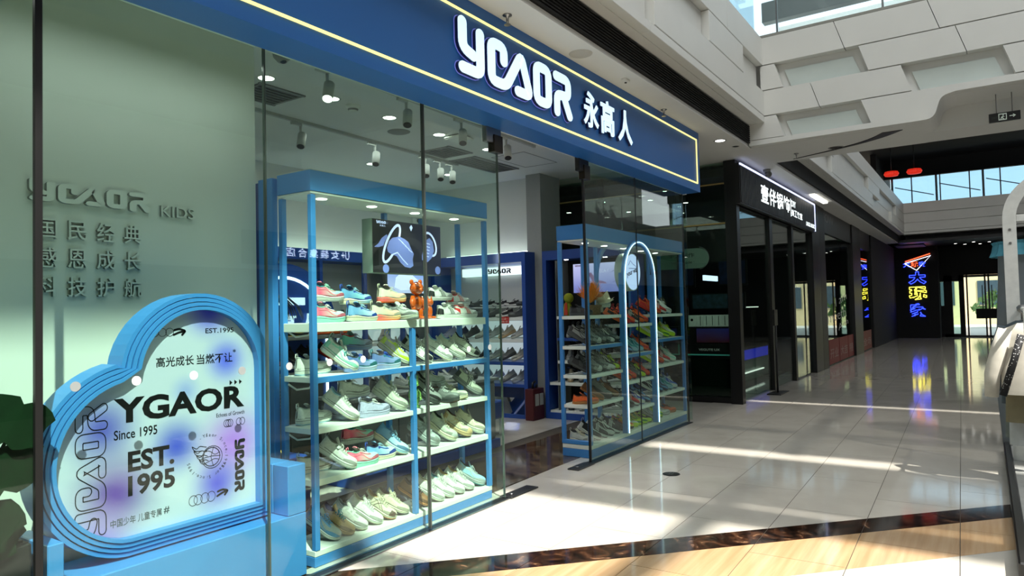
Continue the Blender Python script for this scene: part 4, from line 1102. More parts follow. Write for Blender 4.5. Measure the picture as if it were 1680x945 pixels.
def shoe(style, x, y, z, heading, pitch=0.0, roll=0.0, where='', lod=True, group=None, name='sneaker', size=1.0, centre=True, words=None):
    """x,y: middle of the sole on the shelf; heading/pitch in degrees (pitch: toe down)"""
    kind, so, ou, up, ac, li, la, de, wd = ST[style]
    parts = shoe_parts(kind, col(so), col(ou), col(up), col(ac), col(li), col(la), de, lod)
    R = Matrix.Rotation(math.radians(heading), 4, 'Z') @ Matrix.Rotation(math.radians(pitch), 4, 'Y') @ Matrix.Rotation(math.radians(roll), 4, 'X')
    a = np.array([tuple(v.co) for v in parts[1][1].vertices])*size
    r3 = np.array(R.to_3x3()); w = a @ r3.T
    zmin = w[:, 2].min(); mid = (w[:, :2].max(0)+w[:, :2].min(0))/2
    root = D.objects.new(name, None); COL.objects.link(root); root.empty_display_size = .05
    root.location = (x-mid[0], y-mid[1], z-zmin+.0006); root.rotation_euler = R.to_euler(); root.scale = (size,)*3
    root['label'] = (words or wd)+' '+where; root['category'] = 'shoe'
    if group: root['group'] = group
    for pn, me in parts:
        o = D.objects.new(pn, me); COL.objects.link(o); o.parent = root
    return root, w
def tilted(style, x, y, z, heading, pitch, where, group, lod=True, size=1.0):
    r, w = shoe(style, x, y, z+.004, heading, pitch, 0, where, lod, group, size=size)
    return r
def acrylic_stand(x, y, z, heading, pitch, label, group='clear acrylic shoe stands'):
    o = D.objects.new('shoe_stand', stand_mesh(math.radians(pitch))); COL.objects.link(o)
    o.location = (x, y, z+.0003); o.rotation_euler = (0, 0, math.radians(heading)); tag(o, label, 'stand', group); return o
def acrylic_riser(x, y, z, heading, h, label, group='clear acrylic shoe risers'):
    o = D.objects.new('shoe_riser', riser_mesh(h)); COL.objects.link(o)
    o.location = (x, y, z+.0003); o.rotation_euler = (0, 0, math.radians(heading)); tag(o, label, 'stand', group); return o
ROWN = ['top', 'second', 'third', 'fourth', 'bottom']
def rack_row(items, z, row, rack, ybase=3.50, group=None):
    """items: (style, x, pose[, y]) from left to right; poses: f flat, r on riser, t tilted, v facing the viewer"""
    group = group or 'shoes on the %s shelf of the %s' % (row, rack)
    for i, it in enumerate(items):
        st, x, pose = it[:3]; y = it[3] if len(it) > 3 else ybase; od = ords[i]
        where = '%s from left, %s shelf, %s' % (od, row, rack)
        if pose[0] == 'f': shoe(st, x, y, z, 0+float(pose[1:] or 0), 0, 0, where, group=group)
        elif pose[0] == 'v': shoe(st, x, y, z, -90+float(pose[1:] or 0), 0, 0, where, group=group)
        elif pose[0] == 'r':
            h = float(pose[1:] or .13)
            acrylic_riser(x, y, z, 0, h, 'clear riser under shoe '+where); shoe(st, x, y, z+h, 0, 0, 0, where, group=group)
        elif pose[0] == 't':
            hd, pi_ = -64, 27
            if len(pose) > 1: hd = float(pose[1:].split('/')[0]); pi_ = float(pose[1:].split('/')[1])
            r = tilted(st, x, y, z, hd, pi_, where, group)
            hr, pr = math.radians(hd), math.radians(pi_)
            # toe side contact of the sole, rest sits just under it
            c = Vector((math.cos(hr), math.sin(hr), 0)); loc = Vector(r.location); toe = loc+c*(L*.80*math.cos(pr))
            acrylic_stand(toe.x, toe.y, z, hd, max(4, pi_-7), 'clear stand under shoe '+where)
LRK, RRK = 'left rack', 'right rack'
rack_row([('mint_high', 2.98, 'f', 3.44), ('pink_mint', 3.08, 'r.135', 3.56), ('blue_grey', 3.27, 'f', 3.43), ('blue_cream', 3.34, 'r.115', 3.57), ('coral', 3.47, 'f', 3.42), ('coral', 3.67, 'r.125', 3.55), ('greyw', 3.66, 'v', 3.43),
          ('bw_bars', 4.17, 'f', 3.43), ('bw_bars', 4.22, 'r.14', 3.56), ('rw_bars', 4.36, 'f', 3.42), ('rw_bars', 4.45, 'r.10', 3.56)], LZ[0], 'top', LRK)
rack_row([('white_run', 2.965, 'f', 3.565), ('white_cream', 3.10, 't-52/36', 3.48), ('blue_lilac', 3.235, 'f', 3.42), ('lilac_red', 3.34, 'r.13', 3.57), ('blue_lilac', 3.475, 'f', 3.43), ('grey_lime', 3.63, 't-52/35', 3.50),
          ('panda', 3.86, 't-56/33'), ('white_court', 4.09, 't-56/33'), ('white_greysole', 4.25, 't-56/32'), ('white_black', 4.43, 't-56/32')], LZ[1], 'second', LRK)
rack_row([('white_run', 2.965, 'f', 3.565), ('white_court', 3.09, 't-58/35', 3.46), ('lilac', 3.16, 'v', 3.55), ('lilac', 3.37, 'f', 3.44), ('white_lilac', 3.31, 'r.12', 3.57), ('offwhite', 3.55, 't-54/33', 3.48),
          ('grey_black', 3.92, 't-60/35', 3.48), ('brown_sole', 4.11, 'v', 3.44), ('silver', 4.12, 'r.11', 3.57), ('cream_knit', 4.28, 'v10'), ('grey_lines', 4.46, 't-52/36')], LZ[2], 'third', LRK)
rack_row([('white_run', 2.965, 'f', 3.565), ('white_grey_dial', 3.06, 't-50/32', 3.47), ('mint_high', 3.235, 'f', 3.42), ('pink_mint', 3.33, 'r.125', 3.56), ('blue_grey', 3.43, 'f', 3.45), ('sky_dial', 3.555, 't-48/33', 3.48),
          ('silver_mesh', 3.92, 't-66/33'), ('cream_trail', 4.12, 't-58/32'), ('taupe', 4.30, 't-52/28'), ('cream_high', 4.47, 't-50/26')], LZ[3], 'fourth', LRK)
rack_row([('ltblue_w', 2.96, 't-66/31'), ('tan', 3.07, 't-62/30'), ('white_strap', 3.18, 't-58/30'), ('white_big', 3.32, 't-58/31'), ('cream_cross', 3.45, 't-60/30'), ('ivory', 3.57, 't-52/27'),
          ('brown', 3.81, 't-62/31'), ('white_big', 3.96, 't-58/30'), ('white_court', 4.08, 't-58/30'), ('white_gum', 4.20, 't-58/28'), ('white_gum', 4.32, 't-56/27'), ('silver_blue', 4.47, 't-46/27')], .098, 'bottom', LRK)
Z0, Z1, Z2 = RZ[0], RZ[1], RZ[2]
def span(sts, xa, xb, pose, y=None):
    n = len(sts); return [(s_, xa+(xb-xa)*(i+.5)/n, pose)+((y,) if y else ()) for i, s_ in enumerate(sts)]
for k, (a, b, c) in enumerate([
  ([('black', 6.42, 'v'), ('offwhite', 6.93, 'r.08')], span(['black_orange', 'black_red', 'red_run', 'black_white', 'black_orange', 'orange_run'], 7.12, 7.9, 't-62/29'), span(['red_run', 'orange_run', 'red_white', 'white_run'], 7.98, 8.68, 't-56/29')),
  (span(['grey_black', 'dark_trail', 'grey_trail', 'dark_trail', 'dark_trail', 'bw_knit', 'dark_trail'], 6.30, 7.06, 't-62/29'), span(['dark_trail', 'navy_run', 'teal_run', 'teal_run', 'orange_run'], 7.12, 7.9, 't-62/29'), span(['white_lime', 'white_run', 'lime_run', 'white_lime'], 7.98, 8.8, 't-58/29')),
  (span(['black', 'dark_trail', 'grey_trail', 'dark_trail', 'grey_trail', 'bw_knit', 'black_lime'], 6.30, 7.06, 't-62/29'), span(['orange_run', 'black_orange', 'red_run', 'dark_trail', 'black_lime', 'red_run'], 7.12, 7.9, 't-62/29'), span(['white_lime', 'red_run', 'red_white', 'white_cream'], 7.98, 8.8, 't-58/29')),
  ([('orange_leather', 6.38, 'v35', 3.45)]+span(['brown', 'brown_sole', 'brown_olive'], 6.52, 7.06, 't-62/29'), span(['black_white', 'grey_black', 'red_white', 'blue_white', 'navy_run'], 7.12, 7.9, 't-62/29'), span(['bw_knit', 'navy_run', 'navy_run', 'teal_run', 'blue_white'], 7.98, 8.8, 't-58/29')),
 ]):
    for items, z, bay in ((a, Z0[k], 'left bay'), (b, Z1[k], 'middle bay'), (c, Z2[k], 'right bay')):
        rack_row(items, z, ROWN[k], RRK+' '+bay)
rack_row([('cream_trail', 6.36, 'v', 3.50)]+span(['black_white', 'black_white', 'bw_knit', 'black_white'], 6.44, 7.06, 't-60/29'), .127, 'bottom', RRK+' left bay')
rack_row(span(['black', 'green_orange', 'white_lime', 'lime_run', 'lime_run', 'black_lime'], 7.12, 7.9, 't-60/12'), .127, 'bottom', RRK+' middle bay')
rack_row([('greyw', 8.02, 't-60/29'), ('lime_run', 8.22, 't-40/21'), ('white_gum', 8.48, 'v60'), ('orange_leather', 8.70, 'v60')], .127, 'bottom', RRK+' right bay')

# ---------------------------------------------------------------- figures, flowers on the racks
def bear(x, y, z, h, m, label, name='bear_figurine', turn=0):
    t = thing(name, label, 'figurine', (x, y, z)); k = h/.30
    def E(b, c, r): b.ell((x+c[0]*k, y+c[1]*k, z+c[2]*k), [q*k for q in r], 16, 12)
    b = MB(); E(b, (0, 0, .125), (.050, .040, .060)); 
    for s in (-1, 1): E(b, (s*.028, -.004, .048), (.026, .028, .046)); E(b, (s*.028, -.018, .014), (.026, .036, .0135))
    b.build('body', m, t)
    for s in (-1, 1):
        b = MB(); b.tube([(x+s*.040*k, y, z+.168*k), (x+s*.062*k, y-.012*k, z+.125*k), (x+s*.060*k, y-.022*k, z+.085*k)], [.018*k, .019*k, .016*k], 10); E(b, (s*.060, -.024, .080), (.017, .018, .017)); b.build('arm', m, t)
    b = MB(); E(b, (0, -.004, .230), (.056, .048, .050)); E(b, (0, -.048, .218), (.022, .016, .016)); b.build('head', m, t)
    for s in (-1, 1):
        b = MB(); E(b, (s*.047, .004, .278), (.020, .011, .020)); b.build('ear', m, t)
    b = MB(); 
    for s in (-1, 1): E(b, (s*.020, -.050, .238), (.004, .003, .004))
    E(b, (0, -.063, .224), (.007, .004, .005)); b.build('face_mark', mat('dark_face_mark', (60,24,12), .4, var=0), t)
    return t
amber = mat('orange_glaze', (206,88,22), .08, coat=1.0, var=.05); greenp = mat('pearl_green', (132,186,92), .12, coat=1.0, metal=.3, var=.05)
bear(3.815, 3.44, LZ[0], .295, amber, 'glossy orange bear figurine standing on the top shelf of the left rack')
bear(3.765, 3.44, LZ[2], .235, greenp, 'pearly green bear figurine on the third shelf of the left rack')
t = thing('cat_figurine', 'small glossy orange cat figurine beside the orange bear', 'figurine', (3.96, 3.45, LZ[0]))
b = MB(); b.ell((3.96, 3.45, LZ[0]+.0565), (.030, .028, .055)); b.ell((3.96, 3.44, LZ[0]+.125), (.030, .028, .028))
for s in (-1, 1): b.ell((3.96+s*.024, 3.425, LZ[0]+.012), (.018, .024, .011), 10, 8)
b.build('body', amber, t); b = MB()
for s in (-1, 1): b.tube([(3.96+s*.018, 3.44, LZ[0]+.14), (3.96+s*.022, 3.44, LZ[0]+.172)], [.010, .002], 8)
b.build('ear', amber, t)
b = MB(); b.tube([(3.934, 3.44, LZ[0]+.07), (3.922, 3.43, LZ[0]+.12), (3.926, 3.43, LZ[0]+.155)], .010, 8); b.build('raised_paw', amber, t)
MB().ell((3.95, 3.413, LZ[0]+.13), (.003, .002, .003), 6, 5).ell((3.97, 3.413, LZ[0]+.13), (.003, .002, .003), 6, 5).build('face_mark', mat('dark_face_mark', (60,24,12), .4, var=0), t)
# flower arrangement on the right rack
fb = thing('flower_basket', 'woven basket with large orange spiky bloom and white petals on the right rack', 'flowers', (6.68, 3.49, Z0[0]))
rnd = random.Random(4)
MB().lathe([(.001, .002), (.075, .002), (.095, .11), (.085, .11), (.07, .02)], (6.68, 3.49, Z0[0]), 18).build('basket', mat('wicker', (96,70,40), .8, var=.3, scale=60, bump=.8), fb)
pa = MB(); ora = mat('orange_petal', (232,138,24), .6, var=.2, scale=30)
for i in range(300):
    a = rnd.uniform(0, 2*PI); e = rnd.uniform(.25, 1.35); r = rnd.uniform(.20, .27)
    c = Vector((6.60, 3.48, Z0[0]+.13)); d = Vector((math.cos(a)*math.cos(e)*1.1, math.sin(a)*math.cos(e)*.6, .25+.75*math.sin(e))); n_ = d.cross(Vector((0, 0, 1))).normalized()*.005
    p = c+d*r; q = c+d*r*.6; pa.add([c+n_*.5, c-n_*.5, q-n_, p, q+n_], [(0, 1, 2, 3, 4)], 0)
pa.build('spiky_bloom', ora, fb)
wh = MB()
for i in range(26):
    a = rnd.uniform(0, 2*PI); e = rnd.uniform(.1, 1.2); r = rnd.uniform(.11, .19); c = Vector((6.80, 3.42, Z0[0]+.12))
    d = Vector((math.cos(a)*math.cos(e), math.sin(a)*math.cos(e)*.6, math.sin(e))); n_ = d.cross(Vector((.2, .1, 1))).normalized()*.042
    wh.add([c, c+d*r*.6+n_, c+d*r, c+d*r*.6-n_], [(0, 1, 2, 3)], 0)
wh.build('white_petals', mat('white_petal', (236,228,206), .6, var=.08), fb)
MB().box(6.655, 6.715, 3.388, 3.394, Z0[0]+.03, Z0[0]+.085).build('basket_card', mat('card_grey', (130,120,104), .7), fb)
dp = thing('dried_plant', 'small dried leafy plant behind the shoes at the right rack end', 'plant', (8.80, 3.58, Z2[0]))
b = MB()
for i in range(120):
    a = rnd.uniform(0, 2*PI); e = rnd.uniform(0, 1.4); r = rnd.uniform(.05, .11); c = Vector((8.80, 3.58, Z2[0]+.10)); d = Vector((math.cos(a)*math.cos(e)*1.1, math.sin(a)*math.cos(e)*.35, math.sin(e)))
    p = c+d*r; n_ = Vector((rnd.uniform(-1, 1), rnd.uniform(-.4, .4), rnd.uniform(-1, 1)))*.014; m__ = d*.02
    b.add([p, p+n_+m__, p+m__*2.2, p-n_+m__], [(0, 1, 2, 3)], 0)
b.build('foliage', mat('dry_leaf', (96,92,66), .7, var=.3), dp); MB().lathe([(.001, 0), (.05, 0), (.06, .10), (.001, .10)], (8.80, 3.58, Z2[0]), 14).build('pot', M['black'], dp)

# ---------------------------------------------------------------- back wall cabinet (facing the window)
WL = [1.415, 1.105, .785, .475]
wlit = glow('lit_back_panel', (206,222,226), .42)
bw = thing('wall_cabinet', 'dark blue wall cabinet with lit white shoe shelves along the back wall', 'cabinet', (6.9, 7.2, 0))
MB().box(5.2, 8.14, 7.0, 7.4, .0015, .08).build('plinth', M['dblue'], bw)
MB().box(5.2, 8.14, 7.02, 7.4, 2.21, 2.35).build('top_band', M['dblue'], bw)
MB().box(5.2, 8.14, 7.40, 7.415, .08, 2.21).build('back_panel', M['wallw'], bw)
for z0, z1 in ((1.105, 1.36), (.785, 1.06), (.475, .74), (.1, .43)): MB().box(5.2, 8.1, 7.392, 7.3995, z0+.02, z1).build('lit_panel', wlit, bw)
for z in WL: MB().bbox(5.2, 8.12, 7.05, 7.39, z-.045, z, .003).build('shelf', M['shelf'] if z != .785 else M['dblue'], bw)
for x in (5.2, 5.95, 6.72, 7.46, 8.10): MB().bbox(x, x+.05, 7.0, 7.06, .08, 2.21, .003).build('upright', M['dblue'], bw)
cl = thing('cove_light', 'bright cove light strip on top of the back wall cabinet', 'light strip', (6.9, 7.2, 2.35))
MB().box(5.3, 8.1, 7.30, 7.34, 2.351, 2.365).build('strip', glow('cove_strip', (236,250,236), 5), cl)
cl2 = thing('cove_light', 'bright cove light strip on top of the right wall cabinet', 'light strip', (8.45, 6.1, 2.35))
MB().box(8.42, 8.45, 5.45, 6.95, 2.351, 2.365).build('strip', glow('cove_strip', (236,250,236), 5), cl2)
# right wall cabinet
rw = thing('wall_cabinet', 'blue wall cabinet with lit white shoe shelves on the right wall left of the column', 'cabinet', (8.3, 6.1, 0))
MB().box(8.10, 8.5, 5.28, 5.34, .0015, 2.33).build('side_panel', M['dblue'], rw); MB().box(8.10, 8.5, 6.93, 6.99, .0015, 2.33).build('side_panel', M['dblue'], rw)
MB().box(8.10, 8.5, 5.34, 6.93, 2.19, 2.33).build('top_band', M['dblue'], rw)
MB().box(8.50, 8.53, 5.28, 6.99, .0015, 2.33).build('back_panel', M['wallw'], rw)
for z0, z1 in ((1.105, 1.36), (.785, 1.06), (.475, .74)): MB().box(8.488, 8.4995, 5.35, 6.92, z0+.02, z1).build('lit_panel', wlit, rw)
for z, mm in ((1.415, 'shelf'), (1.105, 'shelf'), (.785, 'dblue'), (.475, 'dblue')): MB().bbox(8.12, 8.487, 5.345, 6.925, z-.045, z, .003).build('shelf', M[mm], rw)
MB().box(8.33, 8.487, 5.345, 6.925, 1.555, 1.575).build('upper_tier', M['shelf'], rw)
MB().box(8.45, 8.487, 5.345, 6.925, 1.416, 1.555).build('tier_support', M['shelf'], rw)
mir = mat('mirror_panel', (225,228,230), .02, metal=1.0, var=0)
MB().prism([(8.12, .06), (8.34, .43), (8.35, .43), (8.13, .06)], lambda u, v, d: (u, d, v), 5.345, 6.925).build('slanted_mirror', mir, rw)
MB().box(8.10, 8.5, 5.345, 6.925, .0015, .058).build('plinth', M['dblue'], rw)
sgn = thing('lit_brand_bar', 'white lit bar sign with black logo on the right wall cabinet', 'sign', (8.45, 6.0, 2.05))
MB().box(8.43, 8.498, 5.55, 6.65, 2.04, 2.16).build('lit_bar', glow('bar_sign_face', (222,236,240), 1.1), sgn)
logo_mb(0, 2.065, .07, .42, lambda u, v, d: (d, 6.16-u, v), 8.4295, 8.428, 1.0).build('bar_logo', M['print'], sgn)
knob = thing('wall_spotlight', 'dark round wall lamp at the end of the lit bar sign', 'lamp', (8.44, 5.46, 2.1))
MB().cyl((8.499, 5.46, 2.10), (8.40, 5.46, 2.10), .05, n=16).build('body', mat('dark_knob', (52,52,50), .5), knob); MB().cyl((8.40, 5.46, 2.10), (8.36, 5.44, 2.10), .035, n=14).build('head', mat('dark_knob', (52,52,50), .5), knob)
tg = thing('red_price_card', 'red printed card hanging on the top shelf edge of the right wall cabinet', 'card', (8.11, 5.75, 1.34))
MB().box(8.112, 8.118, 5.58, 5.73, 1.33, 1.425).build('card', mat('red_card', (176,34,26), .5), tg)
text_mb('买二送一', (8.1115, 5.72, 1.38), (0, -1, 0), (0, 0, 1), w=.12, h=.03, bold=.01).build('card_words', mat('card_white_print', (236,214,200), .5, var=0), tg)
text_mb('新款八折', (8.1115, 5.72, 1.343), (0, -1, 0), (0, 0, 1), w=.12, h=.026, bold=.01).build('card_words', mat('card_white_print', (236,214,200), .5, var=0), tg)

# (the stepped tier carries a second row of shoes)
# black backed cabinet right of the column
bc = thing('wall_cabinet', 'blue framed cabinet with black back right of the grey column', 'cabinet', (8.5, 4.5, 0))
MB().box(8.30, 8.68, 5.06, 5.12, .0015, 2.33).build('side_panel', M['dblue'], bc); MB().box(8.30, 8.68, 3.76, 3.82, .0015, 2.33).build('side_panel', M['dblue'], bc)
MB().box(8.30, 8.68, 3.82, 5.06, 2.20, 2.33).build('top_band', M['dblue'], bc); MB().box(8.30, 8.68, 3.82, 5.06, .0015, .09).build('plinth', M['dblue'], bc)
MB().box(8.68, 8.70, 3.76, 5.12, .0015, 2.20).build('back_panel', M['blackm'], bc)
MB().box(8.32, 8.675, 4.92, 4.925, .1, 2.19).build('inner_panel', M['grey'], bc)
for z, mm in ((1.415, 'shelf'), (1.115, 'dblue'), (.805, 'shelf'), (.505, 'shelf'), (.12, 'shelf')): MB().bbox(8.31, 8.675, 3.825, 4.915 if z > .6 else 5.05, z-.04, z, .003).build('shelf', M[mm], bc)
for y in (4.40,): MB().bbox(8.30, 8.34, y, y+.04, .12, 2.2, .003).build('upright', M['dblue'], bc)
bl = MB()
for y in (4.8, 4.5, 4.2, 3.95): bl.cyl((8.42, y, 2.1995), (8.42, y, 2.195), .03, n=14)
bl.build('cabinet_lights', M['lampd'], bc)
tv2 = thing('wall_light_box', 'wide pale violet advert light box inside the black backed cabinet', 'screen', (8.36, 4.2, 1.75))
MB().box(8.345, 8.40, 3.85, 4.66, 1.72, 2.13).build('case', M['black'], tv2)
def advert(name, rgb1, rgb2, ax, a, b, s):
    m = D.materials.new(name); m.use_nodes = True; n = m.node_tree.nodes; l = m.node_tree.links; p = n['Principled BSDF']
    geo = n.new('ShaderNodeNewGeometry'); sx = n.new('ShaderNodeSeparateXYZ'); l.new(geo.outputs['Position'], sx.inputs[0]); mr = n.new('ShaderNodeMapRange'); mr.inputs[1].default_value = a; mr.inputs[2].default_value = b; l.new(sx.outputs[ax], mr.inputs[0])
    nz = n.new('ShaderNodeTexNoise'); nz.inputs['Scale'].default_value = 4; l.new(geo.outputs['Position'], nz.inputs[0]); ad = n.new('ShaderNodeMath'); ad.operation = 'MULTIPLY_ADD'; ad.inputs[1].default_value = .5; l.new(nz.outputs['Fac'], ad.inputs[0])
    sb = n.new('ShaderNodeMath'); sb.operation = 'SUBTRACT'; sb.inputs[1].default_value = .25; l.new(mr.outputs[0], sb.inputs[0]); l.new(sb.outputs[0], ad.inputs[2])
    cr = n.new('ShaderNodeValToRGB'); cr.color_ramp.elements[0].color = lin(rgb1); cr.color_ramp.elements[1].color = lin(rgb2); l.new(ad.outputs[0], cr.inputs[0])
    p.inputs['Base Color'].default_value = (.02, .02, .02, 1); p.inputs['Roughness'].default_value = .3
    l.new(cr.outputs[0], p.inputs['Emission Color']); p.inputs['Emission Strength'].default_value = s; return m
MB().box(8.34, 8.3449, 3.86, 4.65, 1.73, 2.12).build('lit_face', advert('violet_advert', (120,130,200), (196,200,244), 2, 1.73, 2.12, .75), tv2)
YZf = lambda x: (lambda u, v, d: (x+d, u, v))
logo_mb(0, 2.085, .022, .12, lambda u, v, d: (d, 4.62-u, v), 8.3395, 8.339, 1.0).build('advert_logo', mat('maroon_print', (110,30,50), .5, var=0), tv2)
text_mb('ELAY', (8.3392, 4.25, 1.99), (0, -1, 0), (0, 0, 1), w=.14, h=.045, bold=-.012).build('advert_word', mat('pale_print', (210,214,240), .5, emit=.6, var=0), tv2)
b = MB(); b.prism([(4.42, 1.98), (4.38, 2.0), (4.30, 1.90), (4.16, 1.86), (4.15, 1.84), (4.34, 1.85)], lambda u, v, d: (d, u, v), 8.3398, 8.339); b.build('advert_shoe', mat('dusty_rose_print', (150,120,160), .5, emit=.4, var=0), tv2)
b = MB()
for y, z in ((4.05, 1.86), (4.08, 1.99), (3.93, 1.83), (3.95, 1.95)): b.prism([(y, z), (y+.03, z-.014), (y-.06, z+.022), (y-.07, z+.035)], lambda u, v, d: (d, u, v), 8.3398, 8.339)
b.build('advert_icons', M['print'], tv2)

# hanging and wall screens on the back
tv = thing('hanging_screen', 'large black screen showing white sneakers with rings, hung inside the left rack', 'screen', (3.91, 3.62, 1.80))
MB().box(3.535, 4.285, 3.60, 3.70, 1.80, 2.19).build('case', mat('pale_green_case', (150,172,156), .5), tv)
MB().box(3.538, 4.282, 3.594, 3.5995, 1.803, 2.187).build('dark_screen', advert('dark_advert', (2,3,8), (16,24,74), 0, 3.6, 4.4, .5), tv)
pw = glow('screen_white', (196,206,246), .85); pb = glow('screen_blue', (112,130,196), .6)
SX = lambda u, v, d: (3.535+(u-4.90)*.7143, d, 1.80+(v-1.91)*.709)
def scr(P, m_, nm, w=None, y=3.5935, cl=False):
    b = MB()
    if w and cl: A, B_ = ribbon(P, w, closed=True); b.ring(A, B_, SX, y, y-.0006)
    elif w: b.prism(ribbon(P, w), SX, y, y-.0006)
    else: b.prism(P, SX, y, y-.0006)
    return b.build(nm, m_, tv)
ell_ = lambda cx, cz, a, b, t: [(cx+a*math.cos(k*2*PI/28)*math.cos(t)-b*math.sin(k*2*PI/28)*math.sin(t), cz+a*math.cos(k*2*PI/28)*math.sin(t)+b*math.sin(k*2*PI/28)*math.cos(t)) for k in range(28)]
scr(ell_(5.17, 2.22, .225, .07, 1.05), pw, 'screen_ring', .028, cl=True); scr(ell_(5.77, 2.25, .135, .085, -1.05), pw, 'screen_ring', .024, cl=True)
scr([(5.10, 2.17), (5.13, 2.24), (5.18, 2.28), (5.28, 2.30), (5.36, 2.28), (5.42, 2.25), (5.46, 2.18), (5.50, 2.13), (5.48, 2.07), (5.49, 2.0), (5.44, 1.975), (5.36, 1.985), (5.29, 2.03), (5.24, 2.09), (5.17, 2.105), (5.11, 2.13)], pb, 'screen_shoe', y=3.5930)
for q in range(4): scr([(5.27+q*.05, 2.275-q*.035), (5.34+q*.045, 2.235-q*.03)], pw, 'screen_lace', .008, y=3.5922)
scr([(5.16, 2.10), (5.25, 2.13), (5.33, 2.06), (5.40, 2.01)], pw, 'screen_sole_line', .012, y=3.5922)
scr([(5.63, 2.07), (5.63, 2.12), (5.66, 2.2), (5.68, 2.28), (5.76, 2.32), (5.81, 2.28), (5.83, 2.18), (5.79, 2.10), (5.72, 2.05)], pb, 'screen_shoe', y=3.5930)
for q in range(5): scr([(5.665+q*.006, 2.12+q*.035), (5.74+q*.006, 2.11+q*.035)], pw, 'screen_lace', .008, y=3.5922)
scr(arc(5.08, 1.955, .045, 0, 330, 14), pb, 'screen_dot'); scr(arc(5.89, 1.965, .045, 0, 330, 14), pb, 'screen_dot')
scr([(4.92, 2.17), (4.98, 2.21), (5.03, 2.27), (5.10, 2.31), (5.11, 2.29), (5.06, 2.22), (5.05, 2.19), (4.98, 2.17)], pb, 'screen_wing')
logo_mb(4.955, 2.415, .028, .17, SX, 3.5935, 3.5929, 1.0).build('screen_logo', pw, tv); text_mb('永高人', SX(5.0, 2.385, 3.5930), (1, 0, 0), (0, 0, 1), w=.06, h=.014, bold=.01).build('screen_words', pw, tv)
scr([(5.44, 2.41), (5.47, 2.44), (5.49, 2.41), (5.465, 2.37)], pw, 'screen_emblem')
for x in (3.69, 4.10): MB().bbox(x, x+.035, 3.63, 3.665, 2.1905, 2.2445, .002).build('hanging_post', M['blue'], tv)
tv3 = thing('wall_screen', 'small bright blue screen with a pale shoe on the back wall under the hanging screen', 'screen', (7.6, 7.3, 1.82))
MB().bbox(7.05, 7.88, 6.93, 6.995, 1.72, 2.26, .006).build('case', mat('grey_case', (90,96,94), .5), tv3)
MB().box(7.09, 7.84, 6.923, 6.9295, 1.80, 2.22).build('lit_face', advert('sky_advert', (196,208,246), (70,128,240), 2, 1.85, 2.3, .95), tv3)
b = MB(); b.prism([(7.22, 1.88), (7.25, 2.02), (7.40, 2.12), (7.52, 2.14), (7.62, 2.05), (7.74, 1.98), (7.76, 1.88), (7.60, 1.85), (7.35, 1.84)], XZ, 6.9225, 6.9218); b.build('screen_shoe', glow('pale_shoe_print', (206,216,244), .95), tv3)

# ---------------------------------------------------------------- arch panel at left, locker, island, stool
aw = thing('arch_wall_panel', 'dark blue arched wall panel with white neon line and glowing characters at the back left', 'wall panel', (4.62, 6.05, 0))
P = [(3.95, .0015), (3.95, 1.35)]+arc(4.66, 1.35, .71, 180, 0, 24)[1:]+[(5.37, .0015)]
MB().prism(P, XZ, 6.05, 6.15).build('panel', M['dblue'], aw)
MB().tube([(4.08, 6.043, .9), (4.08, 6.043, 1.35)]+[(x, 6.043, z) for x, z in arc(4.66, 1.35, .56, 180, 0, 24)[1:]]+[(5.22, 6.043, .5)], .016, 6).build('neon_line', M['led'], aw)
for ch, x in (('永', 4.36), ('高', 4.60), ('人', 4.86)): text_mb(ch, (x, 6.03, 1.33), (1, 0, 0), (0, 0, 1), w=.19, h=.20, bold=.025, depth=.015).build('glowing_character', face, aw)
MB().box(4.5, 4.92, 6.03, 6.045, 1.62, 1.70).build('lit_strip', face, aw)
MB().bbox(3.96, 5.36, 5.72, 6.045, 1.26, 1.30, .003).build('shelf', M['grey'], aw); MB().bbox(3.96, 5.36, 5.72, 6.045, .98, 1.01, .003).build('shelf', M['shelf'], aw)
pp = thing('trailing_plant', 'dark trailing leafy plant in front of the blue arch panel', 'plant', (4.42, 5.85, 1.30))
b = MB()
for i in range(46):
    a = rnd.uniform(-PI, PI); ln = rnd.uniform(.22, .42); p0 = Vector((4.42, 5.93, 1.58)); d = Vector((math.cos(a), .5*math.sin(a)-.1, 0)); n_ = d.cross(Vector((0, 0, 1))).normalized()*.014
    q1 = p0+d*ln*.45+Vector((0, 0, .14)); q2 = p0+d*ln*.9+Vector((0, 0, .02)); q3 = p0+d*ln*1.1+Vector((0, 0, -.13))
    b.add([p0, q1+n_, q1-n_, q2+n_, q2-n_, q3], [(0, 2, 1), (1, 2, 4, 3), (3, 4, 5)], 0)
b.build('leaf', mat('black_green_leaf', (16,24,18), .4, var=.2), pp); MB().lathe([(.001, 0), (.07, 0), (.09, .25), (.001, .25)], (4.42, 5.93, 1.3005), 14).build('pot', M['black'], pp)
for i, (x, st) in enumerate(((4.15, 'black_lime'), (4.62, 'yellow_black'), (4.95, 'black_orange'), (5.2, 'orange_run'))): shoe(st, x, 5.80, 1.30, -8, 0, 0, '%s from left, upper shelf, blue arch panel' % ords[i], lod=False, group='shoes on the blue arch panel')
for i, (x, st) in enumerate(((4.12, 'greyw'), (4.34, 'black_orange'), (4.58, 'black'), (4.8, 'black'), (5.05, 'black_red'))): shoe(st, x, 5.86, 1.01, -60, 30, 0, '%s from left, lower shelf, blue arch panel' % ords[i], lod=False, group='shoes on the blue arch panel')
lk = thing('vented_cabinet', 'grey metal cabinet with louvre slots behind the left end of the left rack', 'cabinet', (3.95, 5.4, 0))
MB().bbox(3.62, 4.02, 5.15, 5.55, .0015, .96, .006).build('body', M['grey'], lk); MB().bbox(4.03, 4.40, 5.15, 5.55, .0015, .96, .006).build('body', mat('dark_grey_laminate', (86,90,88), .5), lk)
